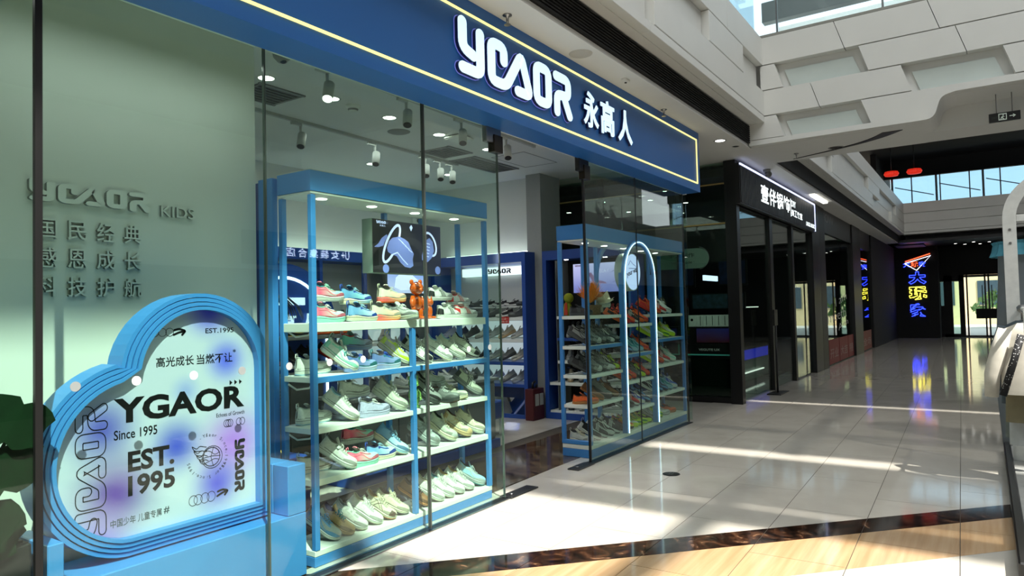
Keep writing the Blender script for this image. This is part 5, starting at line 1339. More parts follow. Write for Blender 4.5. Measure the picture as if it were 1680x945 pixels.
for k in range(6): MB().box(3.72, 3.92, 5.142, 5.1499, .70+k*.03, .712+k*.03).build('louvre', mat('louvre_grey', (150,154,152), .4), lk)
shoe('yellow_black', 3.35, 4.55, .42, -70, 20, 0, 'on the small box behind the left end of the left rack', lod=True)
bx = thing('stock_box', 'dark blue box block behind the left end of the left rack', 'box', (3.35, 4.55, 0))
MB().bbox(3.10, 3.62, 4.40, 4.72, .0015, .42, .006).build('body', M['dblue'], bx); MB().bbox(3.09, 3.63, 4.39, 4.73, .385, .41, .004).build('lid', M['dblue'], bx)
il = thing('island_counter', 'grey shop counter island with dark blue plinth behind the left rack', 'counter', (5.25, 4.8, 0))
MB().bbox(4.20, 6.35, 4.52, 5.04, .0015, .095, .004).build('plinth', M['dblue'], il); MB().bbox(4.24, 6.31, 4.56, 5.0, .096, .74, .004).build('body', M['grey'], il)
MB().bbox(4.20, 6.35, 4.52, 5.04, .741, .77, .004).build('worktop', mat('grey_worktop', (142,146,144), .4), il)
for i in range(4): MB().bbox(4.26+i*.515, 4.76+i*.515, 4.549, 4.5595, .12, .71, .003).build('door', M['grey'], il)
stl = thing('bench_stool', 'dark blue cushioned stool bench with white legs beside the island counter', 'stool', (6.85, 5.2, 0))
MB().bbox(6.62, 7.04, 4.93, 5.75, .20, .42, .02).build('seat', M['dblue'], stl)
for x in (6.66, 7.0):
    for y in (4.97, 5.71): MB().bbox(x-.018, x+.018, y-.018, y+.018, .0015, .199, .003).build('leg', M['shelf'], stl)
for i, st in enumerate(('small_dark', 'dark_trail', 'greyw', 'lilac', 'greyw', 'dark_trail')): shoe(st, 4.38+i*.33, 4.72, .77, -90, 0, 0, '%s from left on the island counter' % ords[i], lod=False, group='shoes on the island counter')

# fire extinguisher box
fx = thing('fire_extinguisher_box', 'dark red fire extinguisher case with two paper notices beside the column', 'fire equipment', (8.14, 5.22, 0))
MB().bbox(8.0, 8.28, 5.13, 5.27, .0015, .43, .008).build('case', mat('dark_red_case', (74,16,18), .4), fx)
for x in (8.045, 8.16): MB().box(x, x+.09, 5.125, 5.1299, .20, .36).build('paper_notice', mat('grey_paper', (176,180,178), .8), fx)
MB().tube([(8.10, 5.2, .43), (8.10, 5.2, .50), (8.16, 5.2, .52)], .018, 8).tube([(8.18, 5.2, .43), (8.19, 5.19, .48)], .014, 8).build('valve', M['black'], fx)

# ---------------------------------------------------------------- background shoes
pool = ['grey_trail', 'grey_black', 'greyw', 'dark_trail', 'silver', 'grey_lines', 'brown_sole', 'cream_trail', 'bw_knit', 'black_white', 'taupe', 'silver_mesh', 'lilac', 'navy_run', 'small_dark']
RB = random.Random(5)
for k, z in enumerate(WL):
    for i in range(9):
        x = (5.42, 5.72, 6.17, 6.49, 6.93, 7.24, 7.66, 7.92)[min(i, 7)]
        if i == 8: continue
        shoe(RB.choice(pool), x, 7.19, z, -145+RB.uniform(-15, 40), 18, 0, '%s from left, %s shelf, back cabinet' % (ords[i], ROWN[k]), lod=False, group='shoes on the %s shelf of the back wall cabinet' % ROWN[k])
for k, z in enumerate([1.415, 1.105, .785, .475]):
    for i in range(7):
        y = 6.80-i*.215
        st = {0: RB.choice(['black', 'bw_knit', 'navy_run', 'dark_trail']), 1: RB.choice(pool), 2: RB.choice(pool), 3: RB.choice(pool)}[k]
        shoe(st, 8.28 if k else 8.225, y, z, (125 if k else 128)+RB.uniform(-12, 20), 24 if k else 6, 0, '%s from left, %s shelf, right wall cabinet' % (ords[i], ROWN[k]), lod=False, group='shoes on the %s shelf of the right wall cabinet' % ROWN[k])
for i in range(7): shoe(RB.choice(['black', 'navy_run', 'bw_knit', 'black_white', 'dark_trail']), 8.40, 6.80-i*.215, 1.575, 132+RB.uniform(-6, 8), 0, 0, '%s from left, raised tier, right wall cabinet' % ords[i], lod=False, group='shoes on the raised tier of the right wall cabinet', size=.84)
for k, (z, sts) in enumerate(((1.115, 'greyw greyw lilac greyw dark_trail'), (.805, 'grey_trail greyw silver grey_black black'), (.505, 'taupe brown_sole greyw black dark_trail'), (.12, 'dark_trail silver grey_trail greyw dark_trail'))):
    for i, st in enumerate(sts.split()):
        y = (4.80, 4.62, 4.29, 4.12, 3.96)[i]
        shoe(st, 8.47, y, z, -163+RB.uniform(-8, 8), 24 if k != 3 else 4, 0, '%s from left, %s shelf, black backed cabinet' % (ords[i], ['upper', 'middle', 'lower', 'bottom'][k]), lod=False, group='shoes on the black backed cabinet', size=.88)
yg = thing('yellow_green_doll', 'yellow green stuffed doll with a red ribbon on the black backed cabinet', 'doll', (8.46, 4.82, 1.415))
dm_ = mat('doll_yellow', (150,158,30), .8, var=.1)
MB().ell((8.46, 4.82, 1.415+.105), (.07, .06, .105)).ell((8.46, 4.80, 1.415+.25), (.075, .07, .07)).build('body', dm_, yg); MB().ell((8.46, 4.75, 1.46), (.03, .03, .04)).ell((8.46, 4.88, 1.46), (.03, .03, .04)).build('foot', dm_, yg)
MB().prism([(4.78, 1.43), (4.84, 1.43), (4.82, 1.60), (4.79, 1.60)], lambda u, v, d: (d, u, v), 8.385, 8.395).build('ribbon', mat('doll_red', (190,60,30), .6), yg)

# ---------------------------------------------------------------- shop ceiling fittings
CZ = 3.45
for i, (x, y, lab) in enumerate(((3.54, 4.78, 'leftmost lit downlight on the shop ceiling'), (4.24, 4.79, 'lit shop downlight beside the smoke detector'), (5.0, 4.82, 'lit shop downlight above the round ceiling speaker'), (5.82, 4.87, 'lit shop downlight left of the wireless router'), (6.72, 4.87, 'lit shop downlight beside the doorway clamp'))):
    downlight(x, y, CZ, .072, lab, power=30, group=None)
for i, (x, y) in enumerate(((4.6, 6.6), (6.4, 6.5), (7.6, 6.2))):
    downlight(x, y, CZ, .07, 'lit downlight near the back wall of the shop, %s from the left' % ords[i], power=22)
t = thing('smoke_detector', 'round smoke detector on the shop ceiling beside a downlight', 'detector', (4.50, 4.80, CZ))
MB().lathe([(.001, -.055), (.035, -.055), (.045, -.035), (.066, -.02), (.07, 0)], (4.50, 4.80, CZ), 24).build('body', M['shelf'], t); MB().lathe([(.036, -.050), (.048, -.040), (.048, -.030)], (4.50, 4.80, CZ), 24).build('vent_ring', M['grey'], t)
t = thing('shop_speaker', 'round flush grey speaker on the shop ceiling', 'speaker', (5.45, 5.12, CZ))
MB().lathe([(.001, -.012), (.10, -.012), (.12, -.004), (.122, 0)], (5.45, 5.12, CZ), 24).build('grille', mat('grey_grille', (130,134,130), .7, var=.1, scale=120), t)
t = thing('ceiling_router', 'flat square white wireless unit on the shop ceiling', 'router', (6.01, 4.75, CZ))
MB().bbox(5.88, 6.14, 4.63, 4.87, CZ-.045, CZ-.012, .02).build('case', M['shelf'], t); MB().box(5.92, 6.10, 4.67, 4.83, CZ-.012, CZ).build('bracket', M['black'], t)
t = thing('dome_camera', 'white dome camera on the shop ceiling near the blue sign', 'camera', (3.18, 4.11, CZ))
MB().lathe([(.001, -.13), (.03, -.125), (.062, -.09), (.07, -.05), (.06, 0)], (3.18, 4.11, CZ), 20).build('dome', mat('camera_shell', (150,150,146), .4), t); MB().ell((3.18, 4.10, CZ-.115), (.028, .028, .02), 12, 8).build('lens', M['black'], t)
def vent(x, y, sx, sy, n, label):
    t = thing('ceiling_vent', label, 'vent', (x, y, CZ))
    MB().box(x-sx/2, x+sx/2, y-sy/2, y+sy/2, CZ-.004, CZ-.0005).build('dark_core', M['dark'], t)
    f = MB()
    for a in (-1, 1): f.box(x-sx/2-.025, x+sx/2+.025, y+a*sy/2-.0125, y+a*sy/2+.0125, CZ-.014, CZ-.0005).box(x+a*sx/2-.0125, x+a*sx/2+.0125, y-sy/2, y+sy/2, CZ-.014, CZ-.0005)
    f.build('frame', M['grey'], t)
    for k in range(n):
        yy = y-sy/2+sy*(k+.5)/n; MB().box(x-sx/2, x+sx/2, yy-.007, yy+.004, CZ-.012, CZ-.004).build('slat', M['grey'], t)
vent(6.50, 5.33, .42, .42, 7, 'square air vent on the shop ceiling left of the twin vent'); vent(7.39, 5.41, .95, .40, 6, 'long twin air vent on the shop ceiling near the right wall'); vent(3.80, 5.12, .42, .42, 7, 'square air vent on the shop ceiling at the left')
ah = MB()
for a in ((7.1, 4.60, 7.9, 4.61), (7.1, 5.09, 7.9, 5.10), (7.1, 4.60, 7.11, 5.10), (7.89, 4.60, 7.9, 5.10)): ah.box(a[0], a[2], a[1], a[3], CZ-.003, CZ-.0005)
tag(ah.build('access_hatch', M['grey']), 'square access hatch outline on the shop ceiling by the doorway', 'hatch')
def track(x0, y0, x1, y1, heads, label, which):
    t = thing('light_track', label, 'track light', ((x0+x1)/2, (y0+y1)/2, CZ))
    dx, dy = x1-x0, y1-y0; ln_ = math.hypot(dx, dy); n_ = Vector((-dy, dx, 0)).normalized()*.017
    a, b_ = Vector((x0, y0, 0)), Vector((x1, y1, 0))
    MB().add([tuple(p+Vector((0, 0, z))) for z in (CZ-.032, CZ-.0005) for p in (a-n_, b_-n_, b_+n_, a+n_)], [(0,3,2,1),(4,5,6,7),(0,1,5,4),(1,2,6,5),(2,3,7,6),(3,0,4,7)]).build('rail', mat('track_grey', (176,180,176), .5), t)
    for i, (q, lit) in enumerate(heads):
        p = a+(b_-a)*q; h = thing('track_spotlight', '%s spotlight from the left on the %s ceiling track' % (ords[i], which), 'spotlight', (p.x, p.y, CZ-.033), 'spotlights on the ceiling tracks')
        gm = mat('spot_grey', (186,190,186), .45)
        MB().box(p.x-.07, p.x+.05, p.y-.014, p.y+.014, CZ-.062, CZ-.0335).cyl((p.x+.04, p.y, CZ-.062), (p.x+.04, p.y, CZ-.15), .012, n=8).build('adapter', gm, h)
        c0 = Vector((p.x+.06, p.y, CZ-.14)); d = Vector((-.45, -.35, -1)).normalized()
        MB().cyl(c0, c0+d*.16, .042, n=18).build('barrel', gm, h); MB().cyl(c0+d*.1605, c0+d*.162, .036, n=18, sm=False).build('lens', M['lampd'] if lit else M['dark'], h)
    return t
track(3.55, 4.18, 6.9, 4.32, [(.02, True), (.30, False), (.55, False), (.80, False)], 'long grey lighting track on the shop ceiling near the window', 'front')
track(3.6, 5.54, 7.1, 5.64, [(.25, False), (.55, False), (.80, False), (.88, False), (.95, False)], 'long grey lighting track on the shop ceiling further back', 'rear')
t = thing('wall_sensor', 'small white alarm sensor with a black lens high on the back wall', 'sensor', (8.2, 7.38, 2.95))
MB().bbox(8.15, 8.29, 7.34, 7.415, 2.90, 3.08, .01).build('case', M['shelf'], t); MB().cyl((8.22, 7.339, 2.96), (8.22, 7.33, 2.96), .035, n=16).build('lens', M['black'], t)
lamp('counter_fill_lamp', 'AREA', 15, (1, .98, .95), (6.0, 5.6, 3.40), (6.0, 5.6, 0), shape='RECTANGLE', size=2.6, size_y=1.4)

# ---------------------------------------------------------------- passage and the dark shop next door
struct('wall_passage_back', MB().box(8.7, 10.8, 8.4, 8.5, 0, 3.75), M['dark'])
struct('floor_passage', MB().box(9.0, 10.75, 3.3, 8.4, -.0035, -.001), M['tile'])
NX, NY = 10.78, 3.12
ns = thing('dark_shopfront', 'black framed glass shopfront right of the passage with a lit black sign', 'shopfront', (13, NY, 0))
fr = MB()
for x in (NX, 12.9, 14.5, 16.4): pass
def fpost(x0, x1, y0, y1, z1=3.748): MB().bbox(x0, x1, y0, y1, .001, z1, .004).build('frame_post', M['black'], ns)
fpost(NX-.06, NX+.10, NY-.02, NY+.16); fpost(12.75, 12.95, NY, NY+.10, 3.08); fpost(14.45, 14.6, NY, NY+.10, 3.08); fpost(16.3, 17.1, NY-.03, NY+.3)
fpost(NX, NX+.08, 4.02, 4.10); fpost(NX, NX+.08, 5.4, 5.5)
for x0, x1 in ((NX+.11, 12.74), (12.96, 14.44), (14.61, 16.29)): MB().box(x0, x1, NY+.04, NY+.05, .03, 3.05).build('glass_pane', M['glass'], ns)
for y0, y1 in ((NY+.17, 4.01), (4.11, 5.39), (5.51, 8.3)): MB().box(NX+.03, NX+.04, y0, y1, .03, 3.745).build('glass_pane', M['glass'], ns)
MB().box(NX-.005, NX+.1, NY+.165, 8.3, .001, .09).build('bottom_rail', M['black'], ns)
gold = mat('brass_line', (150,130,80), .3, metal=.8, emit=.06)
for z in (2.78, 3.40): MB().box(NX-.012, NX-.002, NY+.17, 8.3, z, z+.022).build('brass_line', gold, ns)
MB().box(NX+.1, 16.4, NY+.02, NY+.12, 3.05, 3.748).build('header', M['black'], ns)
nsg = thing('shop_sign', 'black ribbed shop sign with white glowing characters on the dark shopfront', 'sign', (13.4, 3.0, 3.06))
MB().box(10.66, 16.25, 3.02, NY-.03, 3.06, 3.68).build('sign_box', M['dark'], nsg)
rib = MB()
for i in range(70): rib.box(10.70+i*.079, 10.70+i*.079+.05, 3.008, 3.0195, 3.08, 3.64)
o = rib.build('rib', mat('sign_rib', (40,42,46), .5), nsg); o['kind'] = 'stuff'
MB().box(10.66, 16.25, 3.0, 3.02, 3.655, 3.675).box(16.22, 16.25, 3.0, 3.02, 3.08, 3.655).build('border_light_line', glow('cold_line', (196,206,255), 1.6), nsg)
nf = glow('neighbour_letter', (240,250,250), 1.3)
for i, ch in enumerate('壹伴锅饰'): text_mb(ch, (11.82+i*.52, 3.004, 3.22), (1, 0, 0), (0, 0, 1), w=.48, h=.30, bold=.02).build('glowing_character', nf, nsg)
MB().box(13.93, 13.95, 3.0, 3.005, 3.18, 3.52).build('divider_line', nf, nsg)
text_mb('DIY', (14.0, 3.004, 3.38), (1, 0, 0), (0, 0, 1), w=.38, h=.12, bold=.02).build('glowing_word', nf, nsg)
for i, ch in enumerate('美工教室'): text_mb(ch, (14.0+i*.24, 3.004, 3.20), (1, 0, 0), (0, 0, 1), w=.22, h=.13, bold=.02).build('glowing_character', nf, nsg)
text_mb('LINGDU MUSIC', (15.3, 3.004, 3.13), (1, 0, 0), (0, 0, 1), w=.86, h=.085, bold=.02).build('glowing_word', nf, nsg)
# inside the dark shop
struct('ceiling_neighbour', MB().box(10.9, 16.5, 3.3, 8.3, 3.55, 3.7), M['dark'])
struct('wall_neighbour_back', MB().box(10.8, 16.5, 8.3, 8.4, 0, 3.7), M['dark'])
struct('wall_neighbour_right', MB().box(16.5, 16.6, 3.4, 8.3, 0, 3.7), M['dark'])
for i, (x, y) in enumerate(((11.6, 4.6), (12.4, 5.2), (12.0, 6.0), (13.2, 4.8), (13.6, 6.2), (14.6, 5.4), (12.8, 7.2), (15.2, 4.4))):
    t = downlight(x, y, 3.55, .055, 'tiny lit spot on the dark ceiling of the shop next door, %s of its row' % ords[i], ring=M['black'])
ov = thing('oval_sign', 'long oval grey green sign with dark words inside the dark shop next door', 'sign', (10.9, 4.0, 2.12))
OV = arc(3.78, 2.28, .16, 90, 270, 12)+arc(4.75, 2.28, .16, -90, 90, 12)
MB().prism([(y, z) for y, z in OV], lambda u, v, d: (d, u, v), 10.88, 10.92).build('plate', mat('grey_green_plate', (112,134,122), .6, emit=.05), ov)
text_mb('手工制作', (10.8795, 4.28, 2.30), (0, -1, 0), (0, 0, 1), w=.44, h=.07, bold=.01).build('plate_words', M['print'], ov); text_mb('hand made ·', (10.8795, 4.24, 2.20), (0, -1, 0), (0, 0, 1), w=.40, h=.045, bold=.01).build('plate_words', M['print'], ov)
bd = MB()
for i in range(22): a = -80+160*i/21; bd.ell((10.875, 3.78-.178*math.cos(math.radians(a)), 2.28+.178*math.sin(math.radians(a))), (.006,)*3, 6, 4)
bd.build('bulb_chain', mat('glass_bead', (200,200,200), .2), ov)
for i, y0 in enumerate((3.24, 4.14)):
    kt = thing('counter_case', ('black glass counter case with teal edge nearest the frame post', 'black glass counter case with teal edge deeper in the passage')[i], 'counter', (11.1, y0+.4, 0))
    MB().bbox(10.90, 11.35, y0, y0+.80, .0005, .72, .006).build('body', M['black'], kt)
    MB().box(10.888, 10.8999, y0+.03, y0+.77, .08, .68).build('dark_door', mat('green_black_glass', (14,24,18), .1), kt)
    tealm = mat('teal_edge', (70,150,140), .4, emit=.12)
    MB().box(10.885, 10.8999, y0+.0, y0+.80, .725, .745).box(10.885, 10.8999, y0, y0+.02, .745, .90).box(10.885, 10.8999, y0+.78, y0+.80, .745, .90).build('teal_trim', tealm, kt)
    MB().box(10.90, 11.35, y0, y0+.80, .7205, .90).build('header_board', M['dark'], kt)
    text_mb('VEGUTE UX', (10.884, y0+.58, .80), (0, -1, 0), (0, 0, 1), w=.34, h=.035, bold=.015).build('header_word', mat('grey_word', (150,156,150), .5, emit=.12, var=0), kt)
    MB().box(10.93, 11.3, y0+.03, y0+.77, .901, 1.18).build('glass_box', M['dark'], kt)
    MB().box(10.918, 10.929, y0+.05, y0+.62, .93, 1.15).build('display_face', advert('red_blue_display_%d' % i, (46,8,10), (24,30,84), 2, .92, 1.16, .35), kt)
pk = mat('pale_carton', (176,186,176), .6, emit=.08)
for i in range(6):
    y = 3.29+i*.098
    o = thing('carton', '%s pale upright carton from the frame post on the dark counter case' % ords[i], 'carton', (11.0, y+.04, 1.1805), 'pale cartons on the counter case')
    MB().bbox(10.95, 11.08, y, y+.080, 1.1805, 1.365, .004).build('box', pk, o); MB().box(10.9485, 10.9499, y+.012, y+.026, 1.20, 1.35).build('side_seam', M['grey'], o)
o = thing('carton', 'wide pale carton with a small dark emblem left of the row of cartons', 'carton', (11.0, 3.96, 1.1805)); MB().bbox(10.95, 11.06, 3.88, 4.0, 1.181, 1.365, .004).build('box', pk, o)
MB().cyl((10.9495, 3.94, 1.29), (10.948, 3.94, 1.29), .022, n=10).build('emblem', M['print'], o)
po = thing('dark_poster', 'dim blue framed poster above the cartons in the dark shop', 'poster', (11.2, 3.6, 1.4))
MB().bbox(11.38, 11.42, 3.2, 4.1, 1.45, 1.72, .004).build('frame', M['black'], po); MB().box(11.374, 11.3799, 3.23, 4.07, 1.47, 1.70).build('print', mat('dim_blue_print', (44,66,84), .5, var=.4, scale=12), po)
for i, (y0, z0) in enumerate(((3.3, 1.85), (4.2, 1.85))):
    q = thing('dark_poster', ('dim blue square poster high behind the counter case', 'dim blue square poster near the oval sign')[i], 'poster', (11.9, y0, z0)); MB().bbox(11.9, 11.93, y0, y0+.5, z0, z0+.45, .004).build('frame', M['black'], q); MB().box(11.894, 11.8999, y0+.03, y0+.47, z0+.03, z0+.42).build('print', mat('dim_navy_print', (30,44,84), .5, var=.4, scale=9), q)
bcn = thing('glowing_counter', 'counter with a blue glowing band behind the dark shop glass', 'counter', (14.6, 4.2, 0))
MB().bbox(13.4, 16.2, 4.0, 4.6, .0005, .60, .006).build('body', mat('grey_green_front', (110,124,116), .4), bcn); MB().box(13.4, 16.2, 3.985, 3.9995, .42, .62).build('blue_band', glow('blue_band_glow', (30,40,170), .7), bcn)
MB().bbox(13.4, 16.2, 3.96, 4.62, .621, .66, .005).build('worktop', M['dark'], bcn)
for i in range(2):
    s_ = thing('shelf_light', ('thin white strip lamp over the glowing counter', 'thin white strip lamp under the glowing counter top')[i], 'lamp', (14.6, 3.98, 1.3)); MB().box(13.0+i*.3, 15.0+i*.3, 3.95, 3.98, 1.46-i*1.3+.0, 1.48-i*1.3).build('tube', glow('strip_lamp', (240,246,236), 1.1), s_)
sw = thing('small_lit_sign', 'small white lit sign inside the dark shop glass', 'sign', (13.3, 4.4, 2.05)); MB().box(13.0, 13.8, 4.4, 4.44, 2.0, 2.10).build('panel', glow('small_sign_face', (210,226,255), 1.2), sw); text_mb('OPEN DAILY', (13.1, 4.399, 2.02), (1, 0, 0), (0, 0, 1), w=.6, h=.05).build('sign_word', mat('dim_navy_print', (30,44,84)), sw) if False else None
sp_ = thing('post_stand', 'black post stand with flat base on the floor before the dark shop', 'stand', (12.35, 2.98, 0))
MB().bbox(12.05, 12.65, 2.86, 3.09, .0005, .018, .004).build('base', M['black'], sp_); MB().cyl((12.35, 2.98, .018), (12.35, 2.98, 1.15), .017, n=10).build('post', M['black'], sp_); MB().bbox(12.24, 12.46, 2.965, 2.995, 1.15, 1.42, .004).build('holder', M['black'], sp_)
# spot standing camera on the soffit edge, thin lamp
t = thing('corner_camera', 'grey turret camera on the soffit above the black shop sign', 'camera', (11.9, 2.9, 3.75))
MB().cyl((11.9, 2.92, 3.75), (11.9, 2.92, 3.70), .06, n=16).build('base', M['grey'], t); MB().ell((11.9, 2.90, 3.67), (.06, .06, .055), 14, 10).build('turret', mat('turret_grey', (96,98,96), .4), t)
t = thing('strip_ceiling_light', 'bright flat light on the soffit at the right end of the black sign', 'ceiling light', (15.9, 2.84, 3.75)); MB().bbox(15.2, 16.6, 2.80, 2.90, 3.715, 3.75, .004).build('diffuser', glow('soffit_strip', (255,250,240), 3.5), t)

# ---------------------------------------------------------------- third shop (script letters) and beyond
fs = thing('dark_shopfront', 'black shopfront with pale handwriting and a red poster strip on its glass', 'shopfront', (20, NY, 0))
MB().bbox(17.11, 17.75, NY-.03, NY+.3, .001, 3.748, .004).build('wall_pier', M['dark'], fs); MB().bbox(21.9, 23.4, NY-.03, NY+.3, .001, 3.748, .004).build('wall_pier', M['dark'], fs); MB().bbox(25.8, 33.8, NY-.03, NY+.3, .001, 3.748, .004).build('wall_pier', M['blackm'], fs)
MB().box(17.75, 21.9, NY, NY+.1, 3.2, 3.748).box(23.4, 25.8, NY, NY+.1, 3.2, 3.748).build('header', M['black'], fs)
for x0, x1 in ((17.8, 19.9), (19.93, 21.85), (23.45, 25.75)): MB().box(x0, x1, NY+.04, NY+.05, .02, 3.18).build('glass_pane', M['glass'], fs)
redp = mat('red_poster', (120,22,34), .5)
for i, (x0, x1) in enumerate(((18.1, 19.5), (19.55, 20.9), (20.95, 21.85), (23.6, 25.6))):
    MB().box(x0, x1, NY+.028, NY+.036, .03, .62).build('red_poster', redp, fs)
    text_mb(('开业', '大吉', '特惠', '全场')[i], (x0+.15, NY+.027, .16), (1, 0, 0), (0, 0, 1), w=(x1-x0)-.3, h=.24, bold=.005).build('poster_words', mat('poster_grey_print', (150,128,128), .5, var=0), fs)
hw = mat('chalk_white', (190,190,184), .6, emit=.08, var=0)
text_mb('I am', (19.3, NY+.0385, 1.42), (1, 0, .12), (-.3, 0, 1), w=1.7, h=.22, bold=-.02).build('glass_handwriting', hw, fs); text_mb('meeth', (18.2, NY+.0385, 1.02), (1, 0, .05), (-.3, 0, 1), w=2.6, h=.26, bold=-.02).build('glass_handwriting', hw, fs); text_mb('Ann', (19.6, NY+.0385, .80), (1, 0, .1), (-.3, 0, 1), w=1.5, h=.17, bold=-.02).build('glass_handwriting', hw, fs)
text_mb('FOW', (17.72, NY-.002, 3.46), (1, 0, 0), (0, 0, 1), w=1.45, h=.22, bold=.02).build('sign_letters', mat('dim_letters', (120,118,116), .5, emit=.05, var=0), fs)
struct('wall_third_back', MB().box(16.6, 34, 6.6, 6.7, 0, 3.7), M['blackm'])
for i, x in enumerate((19.2, 21.3)):
    q = thing('warm_window_panel', ('dim warm lit panel deep inside the third shop, left', 'dim warm lit panel deep inside the third shop, right')[i], 'light panel', (x, 6.55, 1.2)); MB().box(x, x+.45, 6.54, 6.59, 1.0, 2.1).build('panel', glow('warm_panel', (190,160,120), .55), q)

# ---------------------------------------------------------------- far end: fascia, railing, doors, neon
ff = thing('trim_fascia_end', None, None, (30.4, 0, 4.05)); ff['kind'] = 'structure'
MB().box(30.32, 31, -6, 2.5, 4.05, 5.25).build('fascia_core', M['soffit'], ff)
for (z0, z1), d in zip(ROWS, (.04, .04, .012, .04)): MB().bbox(30.3-d, 30.33, -6, 2.46, z0+.004, z1-.004, .004).build('fascia_board', M['white'], ff)
MB().prism([(-.2, 4.51), (-6, 4.51), (-6, 4.85), (-.35, 4.85)], lambda u, v, d: (d, u, v), 30.24, 30.29).build('fascia_board', M['white'], ff); MB().prism([(-.95, 4.16), (-6, 4.16), (-6, 4.30), (-1.05, 4.30)], lambda u, v, d: (d, u, v), 30.22, 30.26).build('fascia_board', M['white'], ff)
struct('ceiling_far', MB().box(30.3, 36, -6, 10, 3.75, 3.85).box(31, 36, -6, 2.5, 3.85, 5.25), M['dark'])
struct('ceiling_far_upper', MB().box(27.6, 36, -6, 8, 7.4, 7.6), M['blackm'])
g3 = thing('glass_balustrade', 'pale blue glass balustrade across the far end gallery', 'balustrade', (30.35, 0, 5.25))
for y in np.arange(-5.2, 2.3, .92): 
    MB().box(30.34, 30.355, y+.02, y+.90, 5.25, 6.22).build('glass_pane', M['rail'], g3); MB().box(30.33, 30.37, y-.02, y+.02, 5.25, 6.24).build('post', M['black'], g3)
gw = thing('sky_reflection_backing', 'added bright opening behind the far balustrade, standing in for its sky reflection', 'window', (33.5, 0, 5.3))  # added bright opening, stands in for sky reflected in the balustrade glass
for y in np.arange(-6.5, 3.2, 1.6): MB().bbox(33.45, 33.55, y-.04, y+.04, 5.6, 7.1, .004).build('mullion', M['black'], gw)
for y in np.arange(-6.5, 3.0, 1.6): MB().box(33.49, 33.50, y+.04, y+1.56, 5.6, 6.72).build('pane', glass_mat('sky_reflection_tint', (.68, .78, .84)), gw)
for y in np.arange(-6.5, 3.0, 1.6): MB().tube([(33.52, y+.1, 5.9), (33.52, y+1.5, 6.35)], .02, 6).build('brace', M['steel'], gw)
MB().box(33.40, 33.62, -6.6, 3.4, 6.72, 7.4).build('header', M['blackm'], gw)
for i, (x, y) in enumerate(((29.6, 2.75), (29.6, 2.0))):
    q = thing('red_lantern_sign', ('red ornamental light above the far gallery, left of the pair', 'red ornamental light above the far gallery, right of the pair')[i], 'light', (x, y, 6.25)); MB().lathe([(.001, 0), (.22, .02), (.26, .10), (.22, .18), (.001, .2)], (x, y, 6.22), 16).build('body', mat('red_light_body', (200,40,24), .4, emit=.7, var=.4, scale=14), q); MB().cyl((x, y, 6.41), (x, y, 7.4), .012, n=6).build('rod', M['black'], q)
struct('wall_far_upper', MB().box(31, 36, 3.4, 3.6, 5.25, 9), M['blackm'])
struct('wall_gallery_dark', MB().box(12, 31, 5.8, 5.98, 5.25, 9.0), M['dark'])
# end wall with glass doors
ew = MB()
ew.box(34.2, 34.5, 1.56, 10.5, 0, 5.25); ew.box(34.2, 34.5, .72, .90, 0, 2.55); ew.box(34.2, 34.5, 1.14, 1.44, 0, 2.55); ew.box(34.2, 34.5, .90, 1.56, 0, .12); ew.box(34.2, 34.5, 1.44, 1.56, .12, 1.3); ew.box(34.2, 34.5, .72, 1.56, 2.3, 2.55).box(34.2, 34.5, -6, -1.2, 0, 5.25).box(34.2, 34.5, -1.2, 1.57, 2.55, 5.25)
struct('wall_end', ew, M['blackm'])
struct('window_side', MB().box(34.30, 34.31, .90, 1.14, .12, 2.3).box(34.30, 34.31, 1.44, 1.56, 1.3, 2.3), glass_mat('teal_side_glass', (.62, .78, .76)))
dd = thing('entrance_doors', 'glass entrance doors with black frames at the far end of the hall', 'door', (34.3, .2, 0))
for y in (-1.2, -.60, -.12, .0, .62): MB().bbox(34.22, 34.32, y-.03, y+.03, .001, 2.55, .004).build('door_frame', M['black'], dd)
MB().box(34.22, 34.32, -1.2, .72, 2.45, 2.54).box(34.22, 34.32, -1.2, .72, .001, .06).build('door_rail', M['black'], dd)
for y0, y1 in ((-1.16, -.64), (-.56, -.15), (.03, .58)): MB().box(34.26, 34.27, y0, y1, .06, 2.45).build('door_glass', M['rail'], dd)
for y in (-.22, .10): MB().cyl((34.18, y, .8), (34.18, y, 2.1), .018, n=8).box(34.18, 34.22, y-.01, y+.01, .9, .92).build('pull_handle', M['black'], dd)
MB().box(34.1, 34.2, -.40, .34, .75, 1.15).build('door_lock_board', M['blackm'], dd)
# outdoors beyond the doors
struct('ground_outside', MB().box(34.5, 70, -20, 20, -.3, -.01), mat('pale_pavement', (206,200,190), .8))
hb = thing('yellow_building', 'yellow ochre building seen through the far entrance doors', 'building', (52, 2, 0))
MB().box(52, 56, -10, 14, -.01, 5.2).build('wall', mat('ochre_wall', (232,208,160), .8), hb)
for y in np.arange(-8, 12, 2.4):
    for z in (1.2, 3.8): MB().box(51.95, 51.999, y, y+1.2, z, z+1.5).build('window', mat('dark_pane', (70,84,92), .2), hb)
tr_ = thing('street_tree', 'green street bush outside the far entrance doors', 'bush', (46, 0, 0))
b = MB()
for i in range(160):
    a = rnd.uniform(0, 2*PI); e = rnd.uniform(-.3, 1.5); r = rnd.uniform(.5, 1.0); p = Vector((46+r*math.cos(a)*math.cos(e), -.6+1.4*r*math.sin(a)*math.cos(e), 1.0+r*math.sin(e))); n_ = Vector((rnd.uniform(-1, 1), rnd.uniform(-1, 1), rnd.uniform(-1, 1))).normalized()*.2; k = n_.orthogonal().normalized()*.12
    b.add([p-n_, p+k, p+n_, p-k], [(0, 1, 2, 3)], 0)
